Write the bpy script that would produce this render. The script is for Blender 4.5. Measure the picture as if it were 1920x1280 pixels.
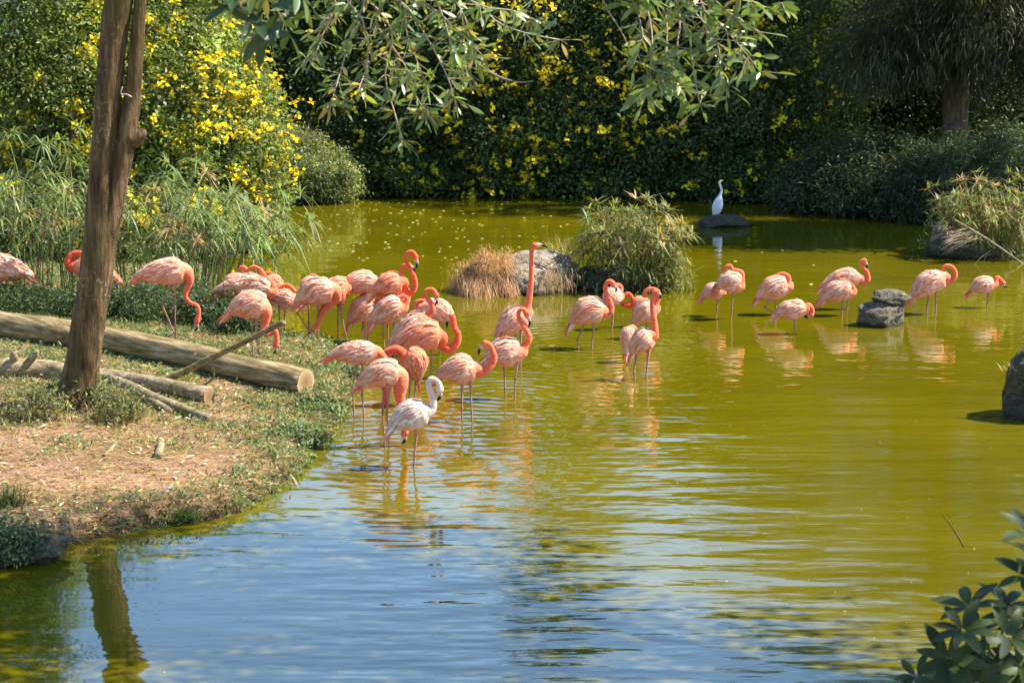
import bpy, math, random
import numpy as np
from mathutils import Vector, noise as mnoise

# ------------------------------------------------------------------ reset
for o in list(bpy.data.objects):
    bpy.data.objects.remove(o)
scene = bpy.context.scene
COL = scene.collection
rng = np.random.default_rng(7)
random.seed(7)

# ------------------------------------------------------------------ camera
F, H, YH = 4200.0, 5.2, -80.0          # focal length in photo pixels, eye height, horizon row
PITCH = math.atan((640 - YH) / F)
cam_d = bpy.data.cameras.new("camera")
cam = bpy.data.objects.new("camera", cam_d)
COL.objects.link(cam)
cam.location = (0, 0, H)
cam.rotation_euler = (math.pi / 2 - PITCH, 0, 0)
cam_d.sensor_width = 36.0
cam_d.lens = 36.0 * F / 1920.0
cam_d.clip_end = 3000
cam_d.dof.use_dof = True
cam_d.dof.focus_distance = 26.0
cam_d.dof.aperture_fstop = 8.0
scene.camera = cam

# ------------------------------------------------------------------ sky, sun, exposure
SUN_EL, SUN_AZ = math.radians(51), math.radians(7)     # azimuth measured from +X towards +Y
world = bpy.data.worlds.new("World")
scene.world = world
world.use_nodes = True
wt = world.node_tree
wt.nodes.clear()
wo = wt.nodes.new("ShaderNodeOutputWorld")
wb = wt.nodes.new("ShaderNodeBackground")
sky = wt.nodes.new("ShaderNodeTexSky")
sky.sky_type = 'NISHITA'
sky.sun_disc = False
sky.sun_elevation = SUN_EL
sky.sun_rotation = math.pi / 2 - SUN_AZ
sky.air_density = 1.0
sky.dust_density = 0.0
sky.ozone_density = 4.0
wb.inputs[1].default_value = 0.135
wt.links.new(sky.outputs[0], wb.inputs[0])
wt.links.new(wb.outputs[0], wo.inputs[0])
sun_d = bpy.data.lights.new("sun", 'SUN')
sun_d.energy = 5.0
sun_d.angle = math.radians(0.53)
sun_d.color = (1.0, 0.93, 0.79)
sun = bpy.data.objects.new("sun", sun_d)
COL.objects.link(sun)
sdir = Vector((math.cos(SUN_EL) * math.cos(SUN_AZ), math.cos(SUN_EL) * math.sin(SUN_AZ), math.sin(SUN_EL)))
sun.rotation_euler = sdir.to_track_quat('Z', 'Y').to_euler()
sun.location = (20, 30, 30)
scene.view_settings.view_transform = 'Standard'
scene.view_settings.look = 'None'
scene.view_settings.exposure = 1.46
scene.view_settings.gamma = 1.0
scene.render.engine = 'CYCLES'

# ------------------------------------------------------------------ pixel -> place
CP, SP = math.cos(PITCH), math.sin(PITCH)
def ray(px, py):
    u, v = (px - 960) / F, (640 - py) / F
    return np.array([u, CP + v * SP, -SP + v * CP])
CAMP = np.array([0, 0, H])
def on_z(px, py, z=0.0):
    d = ray(px, py)
    return CAMP + d * ((z - H) / d[2])
def on_y(px, py, y):
    d = ray(px, py)
    return CAMP + d * (y / d[1])
def on_plane(px, py, p0, n):
    d = ray(px, py)
    return CAMP + d * (np.dot(p0 - CAMP, n) / np.dot(d, n))
def to_px(P):
    P = np.asarray(P, float)
    x, y, z = P[..., 0], P[..., 1], P[..., 2] - H
    dep = y * CP - z * SP
    up = y * SP + z * CP
    return 960 + F * x / dep, 640 - F * up / dep

# ------------------------------------------------------------------ mesh helpers
def mesh_obj(name, V, faces, mat, parent=None, col=None, smooth=False, loc=None):
    """V (n,3); faces: one (m,k) int array or a list of such arrays"""
    if not isinstance(faces, (list, tuple)):
        faces = [faces]
    V = np.asarray(V, np.float32)
    faces = [np.asarray(f, np.int32) for f in faces if len(f)]
    me = bpy.data.meshes.new(name)
    me.vertices.add(len(V))
    if loc is not None:
        V = V - np.asarray(loc, np.float32)
    me.vertices.foreach_set("co", V.ravel())
    nl = sum(f.size for f in faces)
    npoly = sum(len(f) for f in faces)
    me.loops.add(nl)
    me.polygons.add(npoly)
    me.loops.foreach_set("vertex_index", np.concatenate([f.ravel() for f in faces]))
    tot = np.concatenate([np.full(len(f), f.shape[1], np.int32) for f in faces])
    st = np.zeros(npoly, np.int32)
    st[1:] = np.cumsum(tot)[:-1]
    me.polygons.foreach_set("loop_start", st)
    me.polygons.foreach_set("loop_total", tot)
    if smooth:
        me.polygons.foreach_set("use_smooth", np.ones(npoly, bool))
    me.update(calc_edges=True)
    if col is not None:
        a = me.color_attributes.new("Col", 'FLOAT_COLOR', 'POINT')
        c = np.ones((len(V), 4), np.float32)
        c[:, :3] = col
        a.data.foreach_set("color", c.ravel())
    if mat is not None:
        me.materials.append(mat)
    o = bpy.data.objects.new(name, me)
    COL.objects.link(o)
    if loc is not None:
        o.location = tuple(float(v) for v in loc)
    if parent is not None:
        o.parent = parent
        pl = parent.location
        o.location = o.location - pl
    return o

def thing(name, label, cat, loc, group=None):
    o = bpy.data.objects.new(name, None)
    o.empty_display_size = 0.2
    COL.objects.link(o)
    o.location = tuple(float(v) for v in loc)
    tag(o, label, cat, group)
    return o
def tag(o, label, cat, group=None):
    o["label"] = label
    o["category"] = cat
    if group:
        o["group"] = group
    return o
def structure(o):
    o["kind"] = "structure"
    return o
def stuff(o):
    o["kind"] = "stuff"
    return o

def nrm(a):
    a = np.asarray(a, float)
    return a / np.maximum(np.linalg.norm(a, axis=-1, keepdims=True), 1e-9)

def smooth_path(P, n):
    """Catmull-Rom through rows of P (any width), n samples"""
    P = np.asarray(P, float)
    Q = np.vstack([2 * P[0] - P[1], P, 2 * P[-1] - P[-2]])
    seg = np.linalg.norm(np.diff(P[:, :3], axis=0), axis=1) ** 0.7 + 1e-6
    cum = np.concatenate([[0], np.cumsum(seg)])
    out = []
    for s in np.linspace(0, cum[-1] - 1e-9, n):
        i = min(np.searchsorted(cum, s, side='right') - 1, len(P) - 2)
        t = (s - cum[i]) / seg[i]
        p0, p1, p2, p3 = Q[i], Q[i + 1], Q[i + 2], Q[i + 3]
        out.append(0.5 * ((2 * p1) + (-p0 + p2) * t + (2 * p0 - 5 * p1 + 4 * p2 - p3) * t * t + (-p0 + 3 * p1 - 3 * p2 + p3) * t ** 3))
    return np.array(out)

def tube(P, R, sides=8, cap=True, jitter=0.0, seed=0):
    P = np.asarray(P, float)
    R = np.asarray(R, float) * np.ones(len(P))
    T = nrm(np.gradient(P, axis=0))
    ref = np.array([0.31, 0.9, 0.2])
    if abs(np.dot(T[0], nrm(ref))) > 0.9:
        ref = np.array([1.0, 0.1, 0.3])
    a = nrm(ref - T[0] * np.dot(ref, T[0]))
    rs = np.random.default_rng(seed)
    V = []
    th = np.linspace(0, 2 * math.pi, sides, endpoint=False)
    for i in range(len(P)):
        a = nrm(a - T[i] * np.dot(a, T[i]))
        b = np.cross(T[i], a)
        r = R[i] * (1 + (jitter * rs.standard_normal(sides) if jitter else 0))
        V.append(P[i] + (np.cos(th) * r)[:, None] * a + (np.sin(th) * r)[:, None] * b)
    V = np.concatenate(V)
    q = []
    n = len(P)
    i, j = np.meshgrid(np.arange(n - 1), np.arange(sides), indexing='ij')
    i, j = i.ravel(), j.ravel()
    k = (j + 1) % sides
    q = np.stack([i * sides + j, i * sides + k, (i + 1) * sides + k, (i + 1) * sides + j], 1)
    tris = np.zeros((0, 3), int)
    if cap:
        V = np.vstack([V, P[:1], P[-1:]])
        c0, c1 = n * sides, n * sides + 1
        jj = np.arange(sides)
        kk = (jj + 1) % sides
        tris = np.vstack([np.stack([np.full(sides, c0), kk, jj], 1),
                          np.stack([np.full(sides, c1), (n - 1) * sides + jj, (n - 1) * sides + kk], 1)])
    return V, q, tris

class MB:
    def __init__(s):
        s.V, s.Q, s.T, s.C, s.n = [], [], [], [], 0
    def add(s, V, Q=None, T=None, C=None):
        V = np.asarray(V, float)
        s.V.append(V)
        if Q is not None and len(Q): s.Q.append(np.asarray(Q) + s.n)
        if T is not None and len(T): s.T.append(np.asarray(T) + s.n)
        c = np.ones((len(V), 3)) * (np.asarray(C, float) if C is not None else 1.0)
        s.C.append(c)
        s.n += len(V)
    def tube(s, P, R, sides=8, C=None, cap=True, jitter=0, seed=0):
        V, Q, T = tube(P, R, sides, cap, jitter, seed)
        s.add(V, Q, T, C)
    def build(s, name, mat, parent=None, smooth=False, loc=None):
        f = []
        if s.Q: f.append(np.concatenate(s.Q))
        if s.T: f.append(np.concatenate(s.T))
        return mesh_obj(name, np.concatenate(s.V), f, mat, parent, np.concatenate(s.C), smooth, loc)

def leaf_quads(P, A, N, L, W):
    """diamond-ish leaves; P base points, A axis, N normal"""
    n = len(P)
    B = nrm(np.cross(A, N))
    L = (np.ones(n) * L)[:, None]
    W = (np.ones(n) * W)[:, None]
    N2 = nrm(np.cross(B, A))
    V = np.stack([P, P + A * L * .45 + B * W * .5 + N2 * W * .12, P + A * L - N2 * L * .08, P + A * L * .45 - B * W * .5 + N2 * W * .12], 1).reshape(-1, 3)
    return V, np.arange(4 * n).reshape(n, 4)

def blade_strips(P, A, L, W, droop, bend=None):
    """thin tapering blades of three segments that droop; one quad, one quad, one tip"""
    n = len(P)
    up = np.array([0, 0, 1.0])
    B = nrm(np.cross(A, up + 0.01) + 1e-4 * rng.standard_normal((n, 3)))
    L = (np.ones(n) * L)[:, None]; W = (np.ones(n) * W)[:, None]; D = (np.ones(n) * droop)[:, None]
    p1 = P + A * L * .45 - up * L * D * .18
    p2 = P + A * L * .9 - up * L * D * .8
    V = np.stack([P - B * W * .5, P + B * W * .5, p1 + B * W * .45, p1 - B * W * .45, p2], 1).reshape(-1, 3)
    i = np.arange(n) * 5
    Q = np.stack([i, i + 1, i + 2, i + 3], 1)
    T = np.stack([i + 3, i + 2, i + 4], 1)
    return V, Q, T

def rdir(n, up=0.0):
    d = rng.standard_normal((n, 3))
    d[:, 2] += up
    return nrm(d)

def vary(c, n, amt=.25, hue=.12):
    c = np.asarray(c, float)
    v = np.exp(rng.normal(0, amt, (n, 1)))
    h = np.exp(rng.normal(0, hue, (n, 3)))
    return np.clip(c * v * h, 0, .95)

def fbm(x, y, s, seed=0.0, o=4):
    return mnoise.fractal(Vector((x * s + seed, y * s - seed, seed * .37)), 1.0, 2.0, o)

# ------------------------------------------------------------------ materials
def new_mat(name):
    m = bpy.data.materials.new(name)
    m.use_nodes = True
    nt = m.node_tree
    bs = nt.nodes["Principled BSDF"]
    return m, nt, bs
def node(nt, t, **kw):
    n = nt.nodes.new(t)
    for k, v in kw.items():
        setattr(n, k, v)
    return n
def ramp(nt, fac, stops):
    r = node(nt, "ShaderNodeValToRGB")
    e = r.color_ramp.elements
    while len(e) < len(stops):
        e.new(0.5)
    for i, (p, c) in enumerate(stops):
        e[i].position = p
        e[i].color = (*c, 1) if len(c) == 3 else c
    nt.links.new(fac, r.inputs[0])
    return r.outputs[0]
def noise_tex(nt, scale, detail=5, rough=.55, vec=None, dim='3D'):
    n = node(nt, "ShaderNodeTexNoise")
    n.inputs["Scale"].default_value = scale
    n.inputs["Detail"].default_value = detail
    n.inputs["Roughness"].default_value = rough
    if vec is not None:
        nt.links.new(vec, n.inputs["Vector"])
    return n.outputs["Fac"]
def mapped(nt, scale=(1, 1, 1), kind="Object", rot=(0, 0, 0)):
    tc = node(nt, "ShaderNodeTexCoord")
    mp = node(nt, "ShaderNodeMapping")
    mp.inputs["Scale"].default_value = scale
    mp.inputs["Rotation"].default_value = rot
    nt.links.new(tc.outputs[kind], mp.inputs[0])
    return mp.outputs[0]
def mixc(nt, a, b, fac, mode='MIX'):
    m = node(nt, "ShaderNodeMix", data_type='RGBA', blend_type=mode)
    for s, v in ((m.inputs[0], fac), (m.inputs[6], a), (m.inputs[7], b)):
        if hasattr(v, "is_output"):
            nt.links.new(v, s)
        elif isinstance(v, (int, float)):
            s.default_value = v
        else:
            s.default_value = (*v, 1)
    return m.outputs[2]
def bump(nt, bs, h, strength, dist):
    b = node(nt, "ShaderNodeBump")
    b.inputs["Strength"].default_value = strength
    b.inputs["Distance"].default_value = dist
    nt.links.new(h, b.inputs["Height"])
    nt.links.new(b.outputs[0], bs.inputs["Normal"])

def leaf_mat(name, rough=.42, trans=.3, spec=.5):
    m, nt, bs = new_mat(name)
    at = node(nt, "ShaderNodeAttribute", attribute_name="Col")
    nt.links.new(at.outputs[0], bs.inputs["Base Color"])
    bs.inputs["Roughness"].default_value = rough
    bs.inputs["Specular IOR Level"].default_value = spec
    tr = node(nt, "ShaderNodeBsdfTranslucent")
    tc = mixc(nt, at.outputs[0], (1.3, 1.25, .5), 1.0, 'MULTIPLY')
    nt.links.new(tc, tr.inputs[0])
    mx = node(nt, "ShaderNodeMixShader")
    mx.inputs[0].default_value = trans
    nt.links.new(bs.outputs[0], mx.inputs[1])
    nt.links.new(tr.outputs[0], mx.inputs[2])
    nt.links.new(mx.outputs[0], nt.nodes["Material Output"].inputs[0])
    return m
M_LEAF = leaf_mat("leaf", .5, .42, .35)
M_GLOSS = leaf_mat("glossy_leaf", .36, .35, .5)
M_DRY = leaf_mat("dry_grass", .7, .25, .2)
M_PETAL = leaf_mat("petal", .6, .35, .2)

def bark_mat(name, c1, c2, c3, sc=(9, 9, 1.4), bdist=.02, lich=.62, turn=0):
    m, nt, bs = new_mat(name)
    v = mapped(nt, (1, 1, 1), rot=(0, 0, turn))
    mp2 = node(nt, "ShaderNodeMapping")
    mp2.inputs["Scale"].default_value = sc
    nt.links.new(v, mp2.inputs[0])
    v = mp2.outputs[0]
    n1 = noise_tex(nt, 3.2, 9, .68, v)
    base = ramp(nt, n1, [(.33, c1), (.5, c2), (.67, c3)])
    v2 = mapped(nt, (1, 1, 1))
    n2 = noise_tex(nt, 26, 4, .7, v2)
    lic = ramp(nt, n2, [(lich, (0, 0, 0)), (lich + .05, (1, 1, 1))])
    n3 = noise_tex(nt, 2.3, 3, .5, v2)
    pat = ramp(nt, n3, [(.42, (0, 0, 0)), (.6, (1, 1, 1))])
    k = mixc(nt, lic, pat, 1.0, 'MULTIPLY')
    c = mixc(nt, base, (.36, .31, .18), k)
    n4 = noise_tex(nt, 1.4, 3, .5, v2)
    gr = ramp(nt, n4, [(.48, (0, 0, 0)), (.7, (.55, .55, .55))])
    c = mixc(nt, c, (.11, .10, .02), gr)
    nt.links.new(c, bs.inputs["Base Color"])
    bs.inputs["Roughness"].default_value = .85
    bs.inputs["Specular IOR Level"].default_value = .25
    bump(nt, bs, n1, 1.0, bdist)
    return m
M_BARK = bark_mat("trunk_bark", (.036, .02, .008), (.135, .078, .03), (.32, .215, .10), (4.5, 4.5, .75), .16, .57)
M_BARK2 = bark_mat("thin_bark", (.05, .035, .02), (.11, .08, .05), (.22, .17, .11))
M_LOG = bark_mat("log_bark", (.09, .058, .02), (.22, .155, .065), (.48, .37, .21), (.55, 6, 6), .03, .66, math.radians(42))
M_DEAD = bark_mat("dead_wood", (.1, .07, .035), (.24, .18, .1), (.46, .37, .24), (2, 5, 7), .02, .64)

def simple_attr(name, rough=.8, spec=.3, bscale=None, bdist=.004):
    m, nt, bs = new_mat(name)
    at = node(nt, "ShaderNodeAttribute", attribute_name="Col")
    c = at.outputs[0]
    if bscale:
        n = noise_tex(nt, bscale, 6, .6, mapped(nt))
        c = mixc(nt, c, ramp(nt, n, [(.3, (.55, .55, .55)), (.7, (1.25, 1.25, 1.25))]), 1.0, 'MULTIPLY')
        bump(nt, bs, n, .8, bdist)
    nt.links.new(c, bs.inputs["Base Color"])
    bs.inputs["Roughness"].default_value = rough
    bs.inputs["Specular IOR Level"].default_value = spec
    return m
M_TWIG = simple_attr("twig", .8, .3, 30)

def bird_mat():
    m, nt, bs = new_mat("plumage")
    at = node(nt, "ShaderNodeAttribute", attribute_name="Col")
    n = noise_tex(nt, 38, 4, .6, mapped(nt, (.6, 1, 1)))
    c = mixc(nt, at.outputs[0], ramp(nt, n, [(.3, (.82, .78, .76)), (.7, (1.1, 1.12, 1.14))]), 1.0, 'MULTIPLY')
    nt.links.new(c, bs.inputs["Base Color"])
    bs.inputs["Roughness"].default_value = .7
    bs.inputs["Specular IOR Level"].default_value = .15
    bs.inputs["Sheen Weight"].default_value = .25
    bs.inputs["Sheen Roughness"].default_value = .5
    tr = node(nt, "ShaderNodeBsdfTranslucent")
    nt.links.new(c, tr.inputs[0])
    mx = node(nt, "ShaderNodeMixShader")
    mx.inputs[0].default_value = .18
    nt.links.new(bs.outputs[0], mx.inputs[1])
    nt.links.new(tr.outputs[0], mx.inputs[2])
    nt.links.new(mx.outputs[0], nt.nodes["Material Output"].inputs[0])
    bump(nt, bs, n, .8, .018)
    return m
M_BIRD = bird_mat()

def rock_mat(name, c1, c2, c3, moss=.5, mosscol=(.07, .065, .02)):
    m, nt, bs = new_mat(name)
    v = mapped(nt)
    n1 = noise_tex(nt, 4.5, 9, .65, v)
    n2 = noise_tex(nt, 22, 6, .7, v)
    base = ramp(nt, n1, [(.3, c1), (.5, c2), (.7, c3)])
    base = mixc(nt, base, ramp(nt, n2, [(.3, (.5, .5, .5)), (.7, (1.3, 1.3, 1.3))]), 1.0, 'MULTIPLY')
    n3 = noise_tex(nt, 2.4, 5, .6, v)
    c = mixc(nt, base, mosscol, ramp(nt, n3, [(moss, (0, 0, 0)), (moss + .12, (.85, .85, .85))]))
    geo = node(nt, "ShaderNodeNewGeometry")
    sx = node(nt, "ShaderNodeSeparateXYZ")
    nt.links.new(geo.outputs["Position"], sx.inputs[0])
    wet = ramp(nt, sx.outputs[2], [(.02, (.35, .35, .3)), (.09, (1, 1, 1))])
    c = mixc(nt, c, wet, 1.0, 'MULTIPLY')
    nt.links.new(c, bs.inputs["Base Color"])
    bs.inputs["Roughness"].default_value = .85
    ad = node(nt, "ShaderNodeMath", operation='ADD')
    nt.links.new(n1, ad.inputs[0]); nt.links.new(n2, ad.inputs[1])
    vo = node(nt, "ShaderNodeTexVoronoi", feature='DISTANCE_TO_EDGE')
    vo.inputs["Scale"].default_value = 3.2
    wv_ = node(nt, "ShaderNodeVectorMath", operation='ADD')
    nt.links.new(v, wv_.inputs[0])
    nz_ = node(nt, "ShaderNodeTexNoise"); nz_.inputs["Scale"].default_value = 5; nt.links.new(v, nz_.inputs["Vector"])
    nt.links.new(nz_.outputs["Color"], wv_.inputs[1])
    nt.links.new(wv_.outputs[0], vo.inputs["Vector"])
    cr = ramp(nt, vo.outputs["Distance"], [(0, (0, 0, 0)), (.05, (1, 1, 1))])
    ad2 = node(nt, "ShaderNodeMath", operation='ADD')
    nt.links.new(ad.outputs[0], ad2.inputs[0]); nt.links.new(cr, ad2.inputs[1])
    bump(nt, bs, ad2.outputs[0], 1.0, .05)
    return m
M_ROCK = rock_mat("pale_rock", (.15, .105, .065), (.31, .235, .16), (.5, .41, .31), .57)
M_ROCKD = rock_mat("mossy_rock", (.025, .02, .012), (.07, .055, .032), (.15, .125, .08), .47)
M_ROCKM = rock_mat("grey_green_stone", (.06, .05, .03), (.16, .135, .085), (.32, .28, .2), .5)
M_EARTH = rock_mat("earthy_stone", (.06, .04, .02), (.15, .1, .05), (.28, .2, .12), .55, (.1, .09, .03))

def ground_mat():
    m, nt, bs = new_mat("bank_soil")
    geo = node(nt, "ShaderNodeNewGeometry")
    pos = geo.outputs["Position"]
    n1 = noise_tex(nt, 1.1, 6, .6, pos)
    n2 = noise_tex(nt, 9, 7, .65, pos)
    n3 = noise_tex(nt, 60, 5, .7, pos)
    soil = ramp(nt, n2, [(.25, (.16, .08, .04)), (.5, (.34, .20, .12)), (.75, (.50, .33, .23))])
    litter = ramp(nt, n3, [(.3, (.07, .04, .015)), (.55, (.22, .135, .05)), (.75, (.40, .27, .12))])
    c = mixc(nt, soil, litter, ramp(nt, n1, [(.42, (0, 0, 0)), (.58, (.9, .9, .9))]))
    sx = node(nt, "ShaderNodeSeparateXYZ")
    nt.links.new(pos, sx.inputs[0])
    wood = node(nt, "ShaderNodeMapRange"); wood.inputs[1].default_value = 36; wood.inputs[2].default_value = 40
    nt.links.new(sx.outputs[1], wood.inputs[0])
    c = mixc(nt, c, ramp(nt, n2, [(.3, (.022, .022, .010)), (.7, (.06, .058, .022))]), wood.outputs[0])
    wet = ramp(nt, sx.outputs[2], [(.03, (.16, .14, .1)), (.14, (1, 1, 1))])
    c = mixc(nt, c, wet, 1.0, 'MULTIPLY')
    nt.links.new(c, bs.inputs["Base Color"])
    bs.inputs["Roughness"].default_value = .9
    bs.inputs["Specular IOR Level"].default_value = .25
    ad = node(nt, "ShaderNodeMath", operation='ADD')
    nt.links.new(n2, ad.inputs[0]); nt.links.new(n3, ad.inputs[1])
    bump(nt, bs, ad.outputs[0], 1.0, .03)
    return m
M_GROUND = ground_mat()

# ripple rings spread from where birds stand in the pond
RING_C = [on_z(946, 745), on_z(775, 876), on_z(1208, 712), on_z(1105, 652), on_z(870, 788), on_z(728, 835), on_z(640, 640)]
def water_mat():
    m, nt, bs = new_mat("pond_water")
    L = nt.links
    geo = node(nt, "ShaderNodeNewGeometry")
    pos = geo.outputs["Position"]
    n1 = noise_tex(nt, .35, 3, .5, pos)
    c = ramp(nt, n1, [(.3, (.080, .070, .0006)), (.7, (.116, .098, .0010))])
    L.new(c, bs.inputs["Base Color"])
    bs.inputs["Roughness"].default_value = .03
    bs.inputs["IOR"].default_value = 1.9
    def sc(v, s):
        mp = node(nt, "ShaderNodeMapping")
        mp.inputs["Scale"].default_value = s
        L.new(v, mp.inputs[0])
        return mp.outputs[0]
    def math2(op, a, b):
        k = node(nt, "ShaderNodeMath", operation=op)
        for i, v in enumerate((a, b)):
            if v is None: continue
            if hasattr(v, "is_output"): L.new(v, k.inputs[i])
            else: k.inputs[i].default_value = v
        return k.outputs[0]
    # wind ripples: crests run across the view
    w1 = noise_tex(nt, 1.0, 2, .45, sc(pos, (.85, 2.4, 1)))
    w2 = noise_tex(nt, 1.0, 2, .5, sc(pos, (3.0, 8.0, 1)))
    w3 = noise_tex(nt, 1.0, 1, .5, sc(pos, (.35, .8, 1)))
    # calmer in the lee of the left bank
    calm = noise_tex(nt, .16, 1, .4, pos)
    sx = node(nt, "ShaderNodeSeparateXYZ"); L.new(pos, sx.inputs[0])
    gx = node(nt, "ShaderNodeMapRange"); gx.inputs[1].default_value = -3.2; gx.inputs[2].default_value = -.6
    gx.inputs[3].default_value = .12; gx.inputs[4].default_value = 1.0
    L.new(sx.outputs[0], gx.inputs[0])
    gy = node(nt, "ShaderNodeMapRange"); gy.inputs[1].default_value = 22; gy.inputs[2].default_value = 30
    gy.inputs[3].default_value = 0; gy.inputs[4].default_value = .22
    L.new(sx.outputs[1], gy.inputs[0])
    fade = node(nt, "ShaderNodeMapRange"); fade.inputs[1].default_value = 23; fade.inputs[2].default_value = 31
    fade.inputs[3].default_value = 1.0; fade.inputs[4].default_value = .4
    L.new(sx.outputs[1], fade.inputs[0])
    amp = math2('MULTIPLY', math2('MAXIMUM', gx.outputs[0], gy.outputs[0]), fade.outputs[0])
    amp = math2('MULTIPLY', amp, math2('ADD', math2('MULTIPLY', calm, 1.2), .4))
    h = math2('ADD', math2('MULTIPLY', w1, .026), math2('MULTIPLY', w2, .0038))
    h = math2('MULTIPLY', h, amp)
    h = math2('ADD', h, math2('MULTIPLY', w3, .012))
    for i, cpt in enumerate(RING_C):
        d = node(nt, "ShaderNodeVectorMath", operation='DISTANCE')
        L.new(pos, d.inputs[0]); d.inputs[1].default_value = tuple(cpt)
        r = d.outputs["Value"]
        s = math2('SINE', math2('MULTIPLY', r, 2 * math.pi / (.21 + .015 * (i % 3))), None)
        e = math2('EXPONENT', math2('MULTIPLY', r, -.75), None)
        h = math2('ADD', h, math2('MULTIPLY', math2('MULTIPLY', s, e), .0019))
    b = node(nt, "ShaderNodeBump")
    b.inputs["Strength"].default_value = 1.0
    b.inputs["Distance"].default_value = 1.0
    L.new(h, b.inputs["Height"])
    L.new(b.outputs[0], bs.inputs["Normal"])
    return m
M_WATER = water_mat()

# ------------------------------------------------------------------ terrain and water
SHORE_PX = [(0, 1058), (75, 1050), (130, 1024), (220, 1004), (300, 988), (390, 976), (440, 962), (490, 935), (530, 912), (558, 885), (575, 855), (600, 832),
            (622, 815), (636, 775), (652, 735), (662, 705), (655, 682), (628, 662), (590, 652), (540, 642), (500, 622), (455, 604), (418, 592),
            (392, 560), (396, 500), (430, 440), (470, 410), (520, 392), (585, 382), (650, 372), (760, 366), (900, 364), (1040, 367), (1180, 372), (1330, 374),
            (1440, 380), (1520, 396), (1600, 408), (1720, 416), (1860, 424)]
shore = [tuple(on_z(x, y)[:2]) for x, y in SHORE_PX]
poly = np.array([(-14, 10), (-13, 17.2), (-8, 18.4), (-5.6, 18.8)] + shore + [(10.5, 40), (10.5, 32), (8.6, 25), (7.0, 19), (6.0, 10), (5, 9.4), (-5, 9.4)])
def sdf(x, y):
    """signed distance to the pond: negative over water"""
    x = np.asarray(x, float); y = np.asarray(y, float)
    best = np.full(x.shape, 1e9)
    ins = np.zeros(x.shape, bool)
    n = len(poly)
    for i in range(n):
        ax, ay = poly[i]; bx, by = poly[(i + 1) % n]
        dx, dy = bx - ax, by - ay
        t = np.clip(((x - ax) * dx + (y - ay) * dy) / (dx * dx + dy * dy), 0, 1)
        best = np.minimum(best, (x - ax - t * dx) ** 2 + (y - ay - t * dy) ** 2)
        cond = ((ay > y) != (by > y)) & (x < (bx - ax) * (y - ay) / (by - ay + 1e-12) + ax)
        ins ^= cond
    d = np.sqrt(best)
    return np.where(ins, -d, d)
def sst(a, b, v):
    t = np.clip((v - a) / (b - a), 0, 1)
    return t * t * (3 - 2 * t)
def vnoise(x, y, s, seed):
    out = np.empty(x.shape)
    f = out.ravel(); xf = x.ravel(); yf = y.ravel()
    for i in range(len(f)):
        f[i] = mnoise.noise(Vector((xf[i] * s + seed, yf[i] * s + seed * 1.7, seed)))
    return out
def cheap_noise(x, y):
    return (np.sin(x * 3.1 + 1.7 * np.sin(y * 2.3)) + np.sin(y * 4.3 + 1.3 * np.sin(x * 3.7 + 1)) + .6 * np.sin(x * 9.1 + 2 * np.sin(y * 7.7)) + .6 * np.sin(y * 11.3 + 2 * np.sin(x * 8.3))) / 3.2
def terrain(x, y):
    x = np.asarray(x, float); y = np.asarray(y, float)
    d0 = sdf(x, y)
    d = d0 + .08 * cheap_noise(x * 1.3, y * 1.3) + .06 * cheap_noise(x * 3 + 3, y * 2.6) + .03 * cheap_noise(x * 8 + 1, y * 7)
    z = .15 * sst(-.02, .28, d) + .045 * np.clip(d - .15, 0, 7) + .03 * sst(.1, .8, d) * cheap_noise(x, y) + .012 * sst(.05, .4, d) * cheap_noise(x * 3.3 + 5, y * 3.1)
    z = np.where(d > 0, z, -.5 * sst(0, .7, -d) - .02)
    near = (y < 9.5) & (np.abs(x) < 14)
    z = np.where(near & (d0 > 0), np.clip((9.6 - y) * .33, 0, 3.3), z)
    far = np.clip((np.hypot(x, y - 30) - 60) * .05, 0, 14)
    return z + far
def G(px, py):
    z = 0.0
    for _ in range(8):
        p = on_z(px, py, z)
        z = .5 * z + .5 * max(float(terrain(p[0], p[1])), -.02)
    return on_z(px, py, z)

def axis(lo, hi, segs):
    return np.unique(np.concatenate([np.linspace(a, b, n) for a, b, n in segs]))
gx = axis(0, 0, [(-450, -60, 14), (-60, -14, 24), (-14, -7, 50), (-7, -1.2, 130), (-1.2, 8, 50), (8, 20, 30), (20, 60, 14), (60, 450, 14)])
gy = axis(0, 0, [(-80, 0, 10), (0, 17, 40), (17, 30, 260), (30, 48, 110), (48, 62, 40), (62, 120, 20), (120, 700, 14)])
GX, GY = np.meshgrid(gx, gy, indexing='ij')
GZ = terrain(GX, GY)
nx, ny = len(gx), len(gy)
ii, jj = np.meshgrid(np.arange(nx - 1), np.arange(ny - 1), indexing='ij')
ii, jj = ii.ravel(), jj.ravel()
Qg = np.stack([ii * ny + jj, (ii + 1) * ny + jj, (ii + 1) * ny + jj + 1, ii * ny + jj + 1], 1)
ground = structure(mesh_obj("ground", np.stack([GX, GY, GZ], -1).reshape(-1, 3), Qg, M_GROUND, smooth=True))
wv = np.array([(-16, 8.5, 0), (14, 8.5, 0), (14, 56, 0), (-16, 56, 0)], float)
water = structure(mesh_obj("water", wv, np.array([[0, 1, 2, 3]]), M_WATER))

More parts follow.
